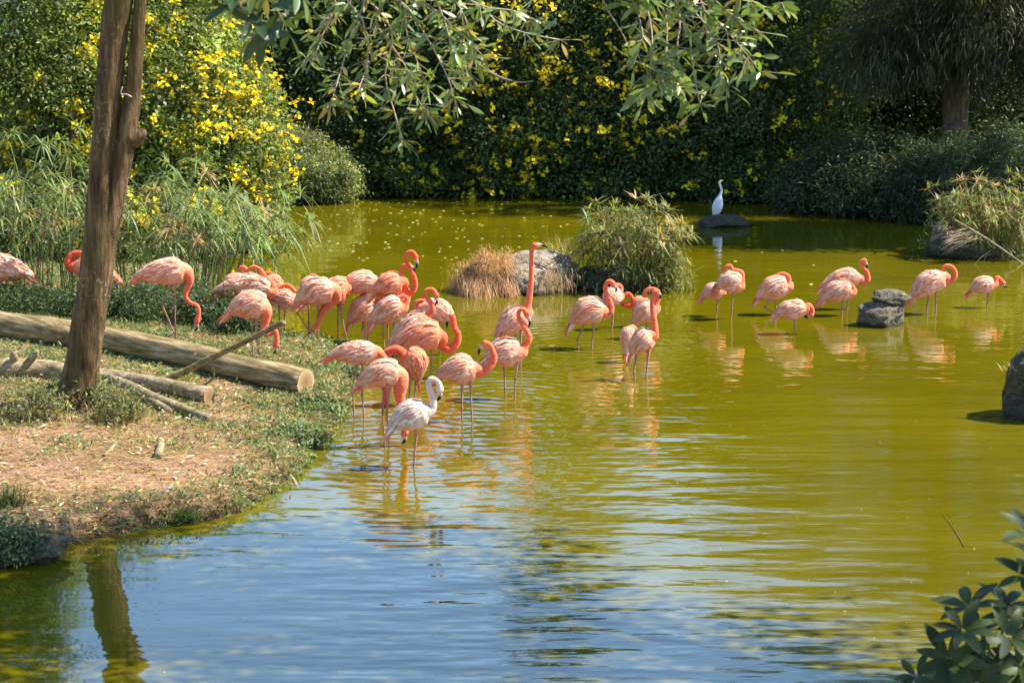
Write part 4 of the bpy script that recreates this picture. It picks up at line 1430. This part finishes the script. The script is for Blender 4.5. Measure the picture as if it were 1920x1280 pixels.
B(z=1, foot=(370, 850), land=True, C=(445, 535), M=(350, 480), T=(165, 550), R=98, neck=[(440, 570), (427, 630), (437, 685), (470, 684), (500, 662), (512, 705), (506, 765)], bill=(486, 824), legs=[[(345, 575), (340, 690), (350, 850)], [(372, 580), (372, 720), (396, 855)]], c=0, nr=1.25,
  label="flamingo feeding on the grass behind the leaning stick, bill to the ground")
B(z=1, foot=(738, 745), C=(815, 335), M=(750, 345), T=(680, 440), R=62, neck=[(800, 330), (785, 295), (760, 280), (737, 300)], legs=[[(730, 420), (733, 610), (740, 745)]], c=0, label="flamingo hidden behind a striding bird, just its curled neck above")
B(z=1, foot=(800, 775), C=(930, 395), M=(810, 388), T=(635, 480), R=96, neck=[(925, 440), (870, 495), (830, 545), (800, 610), (765, 655)], bill=(735, 700), legs=[[(795, 470), (800, 600), (800, 772)], [(730, 460), (655, 540), (742, 670)]], c=0, nr=1.2,
  label="striding flamingo with one leg bent, dipping its bill into the water")
B(z=1, foot=(950, 755), C=(1010, 395), M=(945, 385), T=(835, 490), R=100, neck=[(1010, 400), (1000, 350), (960, 330), (925, 355), (935, 395)], legs=[[(940, 480), (935, 620), (935, 758)], [(955, 480), (965, 590), (985, 672)]], c=1, black=1,
  label="orange flamingo with a looped neck behind the striding bird")
B(z=1, foot=(1120, 745), C=(1215, 340), M=(1110, 325), T=(935, 400), R=80, neck=[(1225, 365), (1240, 400), (1235, 435), (1215, 440)], legs=[[(1120, 400), (1118, 560), (1115, 740)], [(1110, 385), (1085, 390), (960, 400), (935, 460)]], lifted=1, c=0, black=1,
  label="flamingo stretching a dark bent leg out behind it, head hidden")
B(z=1, foot=(1318, 745), C=(1415, 450), M=(1350, 440), T=(1240, 500), R=64, neck=[(1415, 440), (1415, 390), (1392, 320), (1373, 262), (1385, 218), (1425, 212)], bill=(1470, 258), legs=[[(1320, 560), (1322, 650), (1310, 745)]], c=1, label="flamingo whose neck crosses behind a taller S-necked bird")
B(z=1, foot=(1285, 790), C=(1405, 340), M=(1310, 340), T=(1170, 420), R=84, neck=[(1400, 385), (1440, 405), (1470, 355), (1462, 290), (1430, 230), (1403, 175), (1412, 130), (1450, 118), (1472, 155)], bill=(1474, 235), legs=[[(1275, 420), (1280, 625), (1287, 790)]], c=1,
  label="orange flamingo raising its S-curved neck highest in the flock by the bank")
B(z=1, foot=(1122, 742), C=(1215, 480), M=(1130, 505), T=(1005, 625), R=88, neck=[(1210, 465), (1235, 430), (1200, 395), (1150, 375), (1115, 388), (1108, 420)], bill=(1110, 455), legs=[[(1110, 570), (1105, 660), (1105, 742)], [(1145, 570), (1143, 680), (1140, 742)]], c=0,
  label="pale flamingo with white-streaked back and its neck looped over it")
B(z=1, foot=(1290, 800), C=(1400, 490), M=(1310, 510), T=(1160, 632), R=92, neck=[(1405, 475), (1412, 440), (1385, 425), (1355, 440)], legs=[[(1325, 590), (1330, 660), (1325, 790)], [(1255, 590), (1247, 690), (1260, 802)]], c=0,
  label="pale flamingo sleeping below the S-necked bird, head tucked away")
B(z=1, foot=(1640, 830), C=(1490, 520), M=(1620, 525), T=(1740, 610), R=84, neck=[(1500, 540), (1468, 505), (1480, 465), (1520, 455), (1560, 480)], legs=[[(1640, 600), (1640, 700), (1640, 830)]], c=0, label="flamingo facing left with streaky back, behind the curve-necked bird")
B(z=1, foot=(1450, 880), C=(1570, 555), M=(1460, 620), T=(1280, 785), R=80, neck=[(1555, 560), (1590, 515), (1575, 465), (1535, 420), (1545, 385), (1588, 378), (1615, 420)], bill=(1606, 490), legs=[[(1460, 690), (1455, 780), (1450, 880)]], c=0,
  label="flamingo with slender tilted body and hook-shaped neck, rear of the front trio")
B(z=1, foot=(1580, 990), C=(1670, 720), M=(1560, 695), T=(1288, 790), R=104, neck=[(1665, 770), (1715, 790), (1756, 745), (1766, 690), (1738, 640), (1732, 590), (1720, 556)], bill=(1688, 650), legs=[[(1585, 800), (1583, 900), (1577, 985)]], c=1, nr=1.5,
  label="deep orange flamingo preening its back, thick red neck curled at its breast")
# --- front group
B(z=2, foot=(305, 930), C=(470, 420), M=(320, 425), T=(55, 455), R=92, neck=[(480, 440), (515, 480), (520, 540), (500, 580)], legs=[[(290, 510), (255, 700), (268, 925)], [(335, 510), (328, 745), (345, 940)]], c=0,
  label="flamingo with drooping tail feathers spread over the bank edge, head hidden")
B(z=2, foot=(715, 830), C=(645, 440), M=(735, 480), T=(770, 640), R=106, neck=[(640, 425), (590, 395), (515, 425), (462, 500), (478, 620), (512, 740), (500, 860)], bill=(485, 935), legs=[[(710, 600), (700, 720), (690, 830)], [(752, 590), (745, 700), (740, 810)]], c=1, nr=1.3,
  label="orange flamingo sending its long neck left and down behind a feeding bird")
B(z=2, foot=(522, 1150), C=(650, 610), M=(520, 575), T=(280, 690), R=108, neck=[(630, 670), (622, 750), (640, 840), (655, 940), (662, 1050)], bill=(640, 1135), legs=[[(500, 690), (490, 880), (505, 1135)], [(545, 690), (522, 890), (540, 1160)]], c=0, nr=1.7,
  label="flamingo feeding with its thick orange neck straight down behind the white bird")
B(z=2, foot=(735, 1318), C=(860, 870), M=(735, 905), T=(535, 1035), R=118, neck=[(875, 860), (885, 790), (858, 710), (848, 650), (880, 622), (925, 655), (938, 710)], bill=(912, 800), legs=[[(755, 1040), (740, 1215), (734, 1318)]], c=2,
  label="white young flamingo standing on one leg, bill pointing down")
B(z=2, foot=(1150, 955), C=(1245, 555), M=(1120, 555), T=(910, 615), R=116, neck=[(1255, 580), (1325, 530), (1362, 465), (1348, 405), (1325, 360), (1290, 350)], bill=(1240, 440), legs=[[(1110, 660), (1110, 860), (1110, 950)], [(1175, 660), (1185, 880), (1190, 962)]], c=0, nr=1.2,
  label="flamingo in open water with its head turned back over its shoulder")
B(z=2, foot=(1450, 785), C=(1600, 390), M=(1465, 420), T=(1280, 480), R=116, neck=[(1600, 370), (1635, 310), (1610, 240), (1565, 175), (1552, 110), (1585, 80), (1618, 120)], bill=(1632, 228), legs=[[(1440, 520), (1446, 700), (1450, 785)], [(1540, 510), (1528, 620), (1524, 740)]], c=0,
  label="flamingo with S-curved neck standing just in front of the upright-necked one")
B(z=6, foot=(420, 1184), C=(485, 835), M=(400, 895), T=(285, 1010), R=76, neck=[(478, 815), (490, 740), (499, 640), (500, 540), (502, 480), (520, 447)], bill=(602, 464), legs=[[(405, 960), (402, 1080), (400, 1180)], [(438, 960), (436, 1070), (435, 1180)]], c=0, nr=1.1,
  label="flamingo stretching its neck straight up, tallest of the whole flock")
# --- middle group
B(z=3, foot=(445, 490), C=(520, 225), M=(455, 235), T=(405, 330), R=74, yaw=35, neck=[(510, 205), (520, 165), (500, 140), (478, 150)], bill=(474, 190), legs=[[(460, 290), (452, 440), (446, 490)]], c=0,
  label="pale flamingo on one leg behind the hook-necked walking bird")
B(z=3, foot=(640, 470), C=(605, 300), M=(660, 290), T=(760, 300), R=58, neck=[(600, 300), (560, 302), (532, 285), (545, 300), (590, 280), (605, 245), (580, 210), (552, 222)], legs=[[(640, 330), (640, 400), (640, 470)]], c=1,
  label="small flamingo facing left with its neck coiled in a ring")
B(z=3, foot=(725, 560), C=(795, 310), M=(725, 345), T=(605, 445), R=88, neck=[(790, 290), (812, 235), (800, 190), (755, 172), (712, 190), (703, 235)], legs=[[(720, 420), (720, 500), (722, 560)]], c=0,
  label="flamingo with neck arched over like a crook, behind the straight-necked one")
B(z=3, foot=(240, 640), C=(405, 360), M=(275, 340), T=(125, 455), R=106, neck=[(405, 375), (440, 335), (430, 270), (402, 205), (398, 145), (430, 112), (458, 138)], bill=(478, 200), legs=[[(240, 430), (178, 570), (186, 638)], [(310, 440), (295, 560), (292, 632)]], c=0, nr=1.15,
  label="walking flamingo with legs apart and hooked orange neck, in the middle of the pond")
B(z=3, foot=(576, 745), C=(605, 480), M=(580, 525), T=(552, 690), R=64, yaw=40, neck=[(612, 480), (632, 490), (640, 530)], legs=[[(575, 620), (574, 690), (577, 745)]], c=0,
  label="flamingo seen from behind on one leg, tight beside the straight-necked one")
B(z=3, foot=(670, 880), C=(770, 530), M=(710, 562), T=(595, 690), R=94, neck=[(782, 545), (780, 455), (766, 350), (764, 262), (776, 205), (800, 196)], bill=(822, 250), legs=[[(645, 650), (620, 830), (628, 880)], [(735, 660), (716, 850), (718, 882)]], c=0, nr=1.1,
  label="flamingo with straight vertical orange neck, nearest of the middle group")
# --- right group
B(z=3, foot=(1264, 385), C=(1325, 205), M=(1245, 192), T=(1145, 245), R=66, neck=[(1320, 205), (1318, 170), (1285, 160)], legs=[[(1276, 250), (1270, 330), (1263, 385)]], c=0, label="sleeping flamingo on one leg, under the bent leg of its neighbour")
B(z=3, foot=(1380, 408), C=(1455, 150), M=(1385, 120), T=(1265, 165), R=88, neck=[(1460, 100), (1460, 50), (1430, 32), (1392, 22), (1372, -8), (1342, 0), (1330, 45)], legs=[[(1395, 190), (1386, 330), (1380, 405)], [(1380, 180), (1255, 135), (1225, 185)]], lifted=1, c=0,
  label="flamingo on one leg folding the other leg backwards over its neighbour")
B(z=4, foot=(200, 478), C=(300, 270), M=(210, 290), T=(65, 375), R=82, neck=[(290, 250), (285, 212), (245, 195), (205, 215)], legs=[[(205, 360), (202, 430), (200, 475)], [(170, 360), (125, 430), (190, 468)]], c=0,
  label="flamingo resting with neck folded and one knee bent, facing away")
B(z=4, foot=(330, 612), C=(425, 430), M=(320, 445), T=(185, 485), R=68, neck=[(430, 420), (455, 445), (445, 480)], bill=(398, 492), legs=[[(330, 490), (330, 560), (330, 610)]], c=0, black=1,
  label="small round flamingo bowing its head to its breast on one leg")
B(z=4, foot=(697, 440), C=(805, 240), M=(690, 218), T=(502, 300), R=62, neck=[(800, 255), (838, 240), (832, 185), (797, 145), (790, 115), (815, 105)], bill=(826, 165), legs=[[(700, 260), (698, 350), (697, 430)]], c=0,
  label="flamingo with small S-curved neck behind a sleeping one, near the stacked stones")
B(z=4, foot=(661, 485), C=(740, 320), M=(645, 315), T=(502, 388), R=72, neck=[(735, 300), (710, 265), (680, 240), (640, 245)], legs=[[(665, 370), (661, 440), (660, 485)]], c=0,
  label="sleeping flamingo on one leg left of the stacked stones, neck laid along its back")
B(z=4, foot=(1278, 475), C=(1390, 220), M=(1270, 255), T=(1130, 380), R=80, neck=[(1385, 255), (1430, 235), (1444, 190), (1418, 148), (1380, 140), (1355, 168), (1375, 205)], bill=(1408, 250), legs=[[(1260, 330), (1249, 420), (1248, 472)], [(1310, 330), (1308, 420), (1307, 476)]], c=0,
  label="preening flamingo right of the stacked stones, neck curled in a ring")
B(z=4, foot=(1660, 430), C=(1725, 265), M=(1640, 275), T=(1542, 322), R=60, neck=[(1722, 245), (1735, 222), (1755, 235), (1770, 258)], bill=(1802, 288), legs=[[(1672, 330), (1663, 400), (1660, 430)]], c=0, black=1,
  label="lone pale flamingo on one leg farthest right, near the islet's stick")
for sp_ in LB_:
    bird(sp_)

def egret():
    Yb = on_z(1355, 420)[1] + .35
    s = Yb / F
    w = lambda x, y: on_y(x, y, Yb)
    base = w(1345, 412)
    path = [(1357, 337.5, .004), (1354, 338.5, .013), (1351, 340, .026), (1349, 343, .024), (1351, 350, .020), (1353, 358, .022), (1350, 367, .035), (1348, 376, .085), (1345, 388, .105), (1342, 399, .075), (1339.5, 408, .02)]
    K = np.array([[*w(x, y), r] for x, y, r in path])
    S = smooth_path(K, 40)
    mb = MB()
    V, Q, T = tube(S[:, :3], np.maximum(S[:, 3], .004), 12)
    c = np.full((len(V), 3), .8)
    c[:12 * 5] = (.6, .42, .08)
    mb.add(V, Q, T, c)
    for x in (1342.5, 1348.5):
        mb.tube([w(x + .5, 396), w(x, 404), w(x, 413.5)], [.02, .011, .009], 6, (.03, .03, .03))
        f_ = w(x, 413.3)
        mb.tube([f_ + [-.02, 0, 0], f_ + [.02, -.02, 0], f_ + [.07, -.04, 0]], [.008, .008, .004], 5, (.03, .03, .03))
    o = mb.build("egret", M_BIRD, None, True, base)
    tag(o, "slim white egret standing on the flat dark rock in the far water", "egret")
    fb = MB()
    for k in range(60):
        f = rng.random()
        p = w(1350 - 8 * f + rng.normal(0, 2), 372 + 30 * f)
        p = p + [0, -.08 + .02 * rng.random(), 0]
        vv, qq = leaf_quads(p[None], nrm([[-.35, .02, -1]]), np.array([[0, -1.0, .2]]), .14, .03)
        fb.add(vv, qq, None, (.82, .82, .82))
    fb.build("wing", M_BIRD, o)
egret()

# ------------------------------------------------------------------ tree overhanging from the near bank
def leaf_mesh(name, L, W, mat, curl=.12, n=5):
    t = np.linspace(0, 1, n)
    wv_ = W * .5 * np.sin(np.pi * (t * .94 + .03)) ** .75
    z = -curl * L * (t - .3) ** 2
    V = []
    for i in range(n):
        V += [(t[i] * L, -wv_[i], z[i] + wv_[i] * .18), (t[i] * L, 0, z[i]), (t[i] * L, wv_[i], z[i] + wv_[i] * .18)]
    Q = []
    for i in range(n - 1):
        for c in range(2):
            b = i * 3 + c
            Q.append([b, b + 1, b + 4, b + 3])
    return np.array(V), np.array(Q)
def inst_mesh(name, V, Q, mat, colr):
    o = mesh_obj(name, V, Q, mat, None, np.tile(colr, (len(V), 1)), True)
    me = o.data
    bpy.data.objects.remove(o)
    return me
def frame_from(a, n):
    from mathutils import Matrix
    a = nrm(a); b = nrm(np.cross(n, a)); c = np.cross(a, b)
    return Matrix(((a[0], b[0], c[0]), (a[1], b[1], c[1]), (a[2], b[2], c[2])))

def hanging_tree():
    D = 13.0
    base = np.array([8.6, 16.0, float(terrain(8.6, 16.0))])
    t = thing("overhanging_tree", "tree on the near bank whose leafy twigs hang into view over the pond", "tree", base)
    tb = MB()
    fork = np.array([7.4, 16.3, 6.4])
    tb.tube(smooth_path([base - [0, 0, .3], base * .5 + fork * .5 + [.3, 0, 0], fork], 14), np.linspace(.24, .15, 14), 12, jitter=.04)
    hubs = [np.array([.9, 13.0, 6.0]), np.array([-.9, 13.1, 5.9]), np.array([-1.9, 9.4, 6.0]), np.array([3.2, 19.5, 7.2]), np.array([2.0, 17.0, 7.6]), np.array([3.6, 21.2, 7.4])]
    for h_ in hubs:
        tb.tube(smooth_path([fork, fork * .5 + h_ * .5 + [0, .3, .5], h_], 12), np.linspace(.13, .04, 12), 8)
    tb.build("trunk", M_BARK2, t, smooth=True)
    twigs = [  # pixel paths, leaf count, depth
        [(600, -60), (640, -20), (612, 50), (592, 100)], [(640, -40), (690, 0), (735, 60), (722, 140), (738, 205), (755, 262)], [(700, -40), (760, 10), (800, 70), (835, 135), (852, 182)],
        [(690, -30), (660, 60), (640, 130), (622, 190)], [(740, -40), (790, 0), (840, 40), (905, 105)], [(760, -50), (850, 0), (880, 60), (890, 110)], [(800, -50), (880, -10), (930, 40), (985, 62), (1050, 75)],
        [(760, -30), (760, 50), (780, 110), (800, 165)], [(640, -30), (680, 40), (690, 110), (672, 170)], [(600, -60), (630, 10), (600, 60), (575, 110)], [(800, -40), (830, 30), (850, 90), (880, 140)],
        [(720, 100), (760, 150), (800, 215)], [(620, -60), (560, 0), (520, 40), (470, 70)], [(720, -30), (705, 40), (745, 100), (770, 140)], [(840, -40), (900, 10), (960, 20), (1010, 40)],
        [(1180, -60), (1205, -10), (1222, 60), (1220, 130), (1212, 178)], [(1230, -60), (1260, -10), (1290, 60), (1300, 130), (1312, 195)], [(1290, -60), (1330, -10), (1380, 35), (1425, 60)],
        [(1270, -30), (1345, 40), (1390, 90), (1425, 135)], [(1200, -40), (1245, 20), (1250, 90), (1242, 150)], [(1240, -40), (1290, 10), (1340, 70), (1352, 120), (1362, 165)], [(1330, -60), (1390, -10), (1440, 15), (1465, 5)],
        [(1180, -40), (1195, 20), (1205, 70), (1190, 115)], [(1260, -40), (1275, 40), (1265, 110), (1275, 165)], [(1300, -50), (1320, 20), (1330, 70), (1400, 110)],
    ]
    bare = [[(1120, -60), (1135, 10), (1165, 60), (1188, 112)], [(880, 110), (930, 142), (970, 154), (1000, 152)]]
    sb = MB()
    hubset = {0: hubs[1], 1: hubs[0]}
    leaves = []
    for q, tw in enumerate(twigs + bare):
        y = D + rng.uniform(-.45, .45)
        pts = np.array([on_y(a, b, y + .12 * i * rng.uniform(-1, 1)) for i, (a, b) in enumerate(tw)])
        hub = hubs[0] if tw[0][0] > 1050 else hubs[1]
        if tw[0][1] < 0:
            pts = np.vstack([hub, hub * .4 + pts[0] * .6 + [0, 0, .15], pts])
        p = smooth_path(pts, 26)
        sb.tube(p, np.linspace(.010, .0028, 26), 5, vary((.30, .24, .17), 1, .15)[0])
        if q >= len(twigs): continue
        vis = range(3, 26)
        for i in vis:
            fr = i / 25
            nl = rng.poisson((3.0 if tw[0][0] < 1050 else 2.0) + 2.0 * fr) + (5 if i == 25 else 0)
            for _ in range(nl):
                # side shoot
                s0_ = p[i]
                A = nrm(rng.standard_normal(3) * np.array([.9, .8, .6]) + np.array([0, 0, -.55]))
                off = rng.random() ** 2 * .10
                leaves.append((s0_ + A * off, A, nrm(rng.standard_normal(3) * .8 + np.array([.25, -.3, .75])), rng.uniform(.65, 1.2) * (.78 if tw[0][0] < 1050 else 1.0), 0))
                if off > .03:
                    sb.tube([s0_, s0_ + A * (off + .01)], [.0025, .0018], 4, (.30, .28, .14), cap=False)
    # nearer spray at the upper left, its shade put into darker leaf colour
    for tw in [[(400, -90), (440, -30), (470, 20), (490, 60)], [(420, -90), (480, -30), (520, 20), (540, 60)], [(400, -80), (415, -20), (425, 10)], [(460, -90), (545, -30), (580, 10)]]:
        pts = np.vstack([hubs[2], [on_y(a, b, 8.6) for a, b in tw]])
        p = smooth_path(pts, 24)
        sb.tube(p, np.linspace(.008, .0025, 24), 5, (.2, .17, .1))
        for i in range(10, 24):
            pass
            for _ in range(rng.poisson(1.2) + (3 if i == 23 else 0)):
                A = nrm(rng.standard_normal(3) * np.array([.7, .6, .5]) + np.array([-.25, 0, -.7]))
                leaves.append((p[i], A, nrm(rng.standard_normal(3) * .6 + np.array([0, -.8, .5])), rng.uniform(.8, 1.2), 1))
    stuff(sb.build("twigs", M_TWIG, t))
    LV, LQ = leaf_mesh("leaf", .105, .030, M_GLOSS)
    cols = [(.15, .215, .055), (.115, .175, .048), (.21, .26, .06), (.30, .28, .07), (.15, .20, .085)]
    mes = [inst_mesh("leaf", LV, LQ, M_GLOSS, c) for c in cols] + [inst_mesh("leaf", LV * 1.2, LQ, M_GLOSS, (.04, .07, .025))]  # last copy darkened to stand for the shade on the near spray
    order = rng.permutation(len(leaves))
    def inview(l):
        x_, y_ = to_px(l[0]); return 0 < x_ < 1920 and 2 < y_ < 400
    vis = [i for i in order if inview(leaves[i])]
    vis.sort(key=lambda i: (-leaves[i][4], -leaves[i][3]))
    single = vis[:298]
    ss = set(single)
    for i in single:
        c, A, N_, s_, k = leaves[i]
        me = mes[5] if k else mes[rng.choice(5, p=[.36, .28, .18, .05, .13])]
        o = bpy.data.objects.new("leaf", me)
        COL.objects.link(o)
        m4 = frame_from(A, N_).to_4x4()
        o.matrix_world = m4
        o.scale = (s_,) * 3
        o.location = Vector(tuple(c)) - t.location
        o.parent = t
    rest = MB()
    for i in order:
        if i in ss: continue
        c, A, N_, s_, k = leaves[i]
        R3 = np.array(frame_from(A, N_))
        rest.add(LV * s_ @ R3.T + c, LQ, None, vary(cols[rng.integers(0, 5)], 1, .2)[0])
    # unseen canopy shading the near-left water; last clump added to shade corner shrub
    P, out, cc, idx = crown_points([(3.6, 17.4, 7.6, 2.6, 2.2, 1.2), (2.6, 19.0, 7.6, 2.4, 2.0, 1.1), (4.4, 19.4, 7.8, 2.2, 1.7, 1.1), (1.4, 17.6, 7.2, 2.0, 1.8, .9), (6.8, 16.5, 8.2, 2.2, 2.2, 1.4), (5.4, 8.2, 7.6, 1.9, 1.9, .9)], 580, 44, .3)
    ok = P[:, 2] > 5.6
    cb = MB()
    foliage(cb, P[ok], out[ok], .17, .07, (.10, .13, .045), clump_idx=idx[ok])
    stuff(cb.build("crown", M_LEAF, t))
    stuff(rest.build("more_leaves", M_GLOSS, t, True))
hanging_tree()

# ------------------------------------------------------------------ shrub with fingered leaves at the near right corner
M_DARKLEAF = leaf_mat("dark_leaf", .5, .06, .2)
def fingered_shrub():
    D = 7.0
    zc = (1600, 900, 320 / 1078)
    gx_, gy_ = 1.62, 7.15
    base = np.array([gx_, gy_, float(terrain(gx_, gy_))])
    t = thing("fingered_shrub", "dark glossy shrub with finger-like leaf whorls in the near right corner", "shrub", base)
    wh = [(735, 800, 0), (970, 785, .1), (690, 950, -.1), (1110, 335, .05), (1110, 610, .1), (830, 955, .15), (600, 1120, -.1), (765, 1140, .05), (400, 1240, 0), (985, 990, -.1), (870, 1200, .1), (1060, 870, .15), (1050, 1170, -.05),
          (620, 1260, .1), (950, 1290, 0), (780, 1290, -.12), (1130, 1010, .1), (1140, 480, .1), (500, 1330, .05), (1100, 1300, .1)]
    LV, LQ = leaf_mesh("leaflet", .115, .042, M_GLOSS, .35, 6)
    cols = [(.018, .030, .006), (.026, .040, .008), (.036, .054, .011)]
    mes = [inst_mesh("leaflet", LV, LQ, M_DARKLEAF, c) for c in cols]
    sb = MB()
    nodes_ = [on_y(*zpt(zc, (900, 1140)), D + .05), on_y(*zpt(zc, (1000, 1300)), D + .1)]
    root = base - [0, 0, .1]
    low = on_y(*zpt(zc, (960, 1500)), D + .1)
    for nd in nodes_:
        sb.tube(smooth_path([root, root * .4 + low * .6 + [.05, 0, 0], low, nd], 16), np.linspace(.018, .009, 16), 7, (.10, .09, .05))
    for k_, (a, b, dd) in enumerate(wh):
        c = on_y(*zpt(zc, (a, b)), D + dd)
        nd = nodes_[0] if b < 1150 else nodes_[1]
        if k_ in (3, 4, 11, 16, 17): nd = on_y(*zpt(zc, (1180, 1200)), D + .1)
        sb.tube(smooth_path([nd, nd * .45 + c * .55 + [0, 0, -.015], c], 8), np.linspace(.0065, .0025, 8), 5, (.07, .09, .03))
        if k_ in (3,):
            sb.tube(smooth_path([low, low * .5 + nd * .5, nd], 8), np.linspace(.012, .008, 8), 6, (.1, .09, .05))
        axisv = nrm(nrm(c - nd) * .5 + np.array([0, -.25, .55]) + rng.normal(0, .22, 3))
        e1 = nrm(np.cross(axisv, [.3, .9, .2])); e2 = np.cross(axisv, e1)
        m = rng.integers(6, 9)
        ph = rng.random() * 6.28
        for q in range(m):
            th = ph + q * 2 * math.pi / m + rng.normal(0, .12)
            A = nrm(math.cos(th) * e1 + math.sin(th) * e2 + axisv * rng.normal(.30, .15))
            me = mes[rng.integers(0, 3)]
            o = bpy.data.objects.new("leaflet", me)
            COL.objects.link(o)
            o.matrix_world = frame_from(A, axisv).to_4x4()
            o.scale = (rng.uniform(.8, 1.1) * (.75 if b > 1200 and a < 450 else 1),) * 3
            o.location = Vector(tuple(c + A * .008)) - t.location
            o.parent = t
    sb.build("stem", M_TWIG, t, smooth=True)
fingered_shrub()
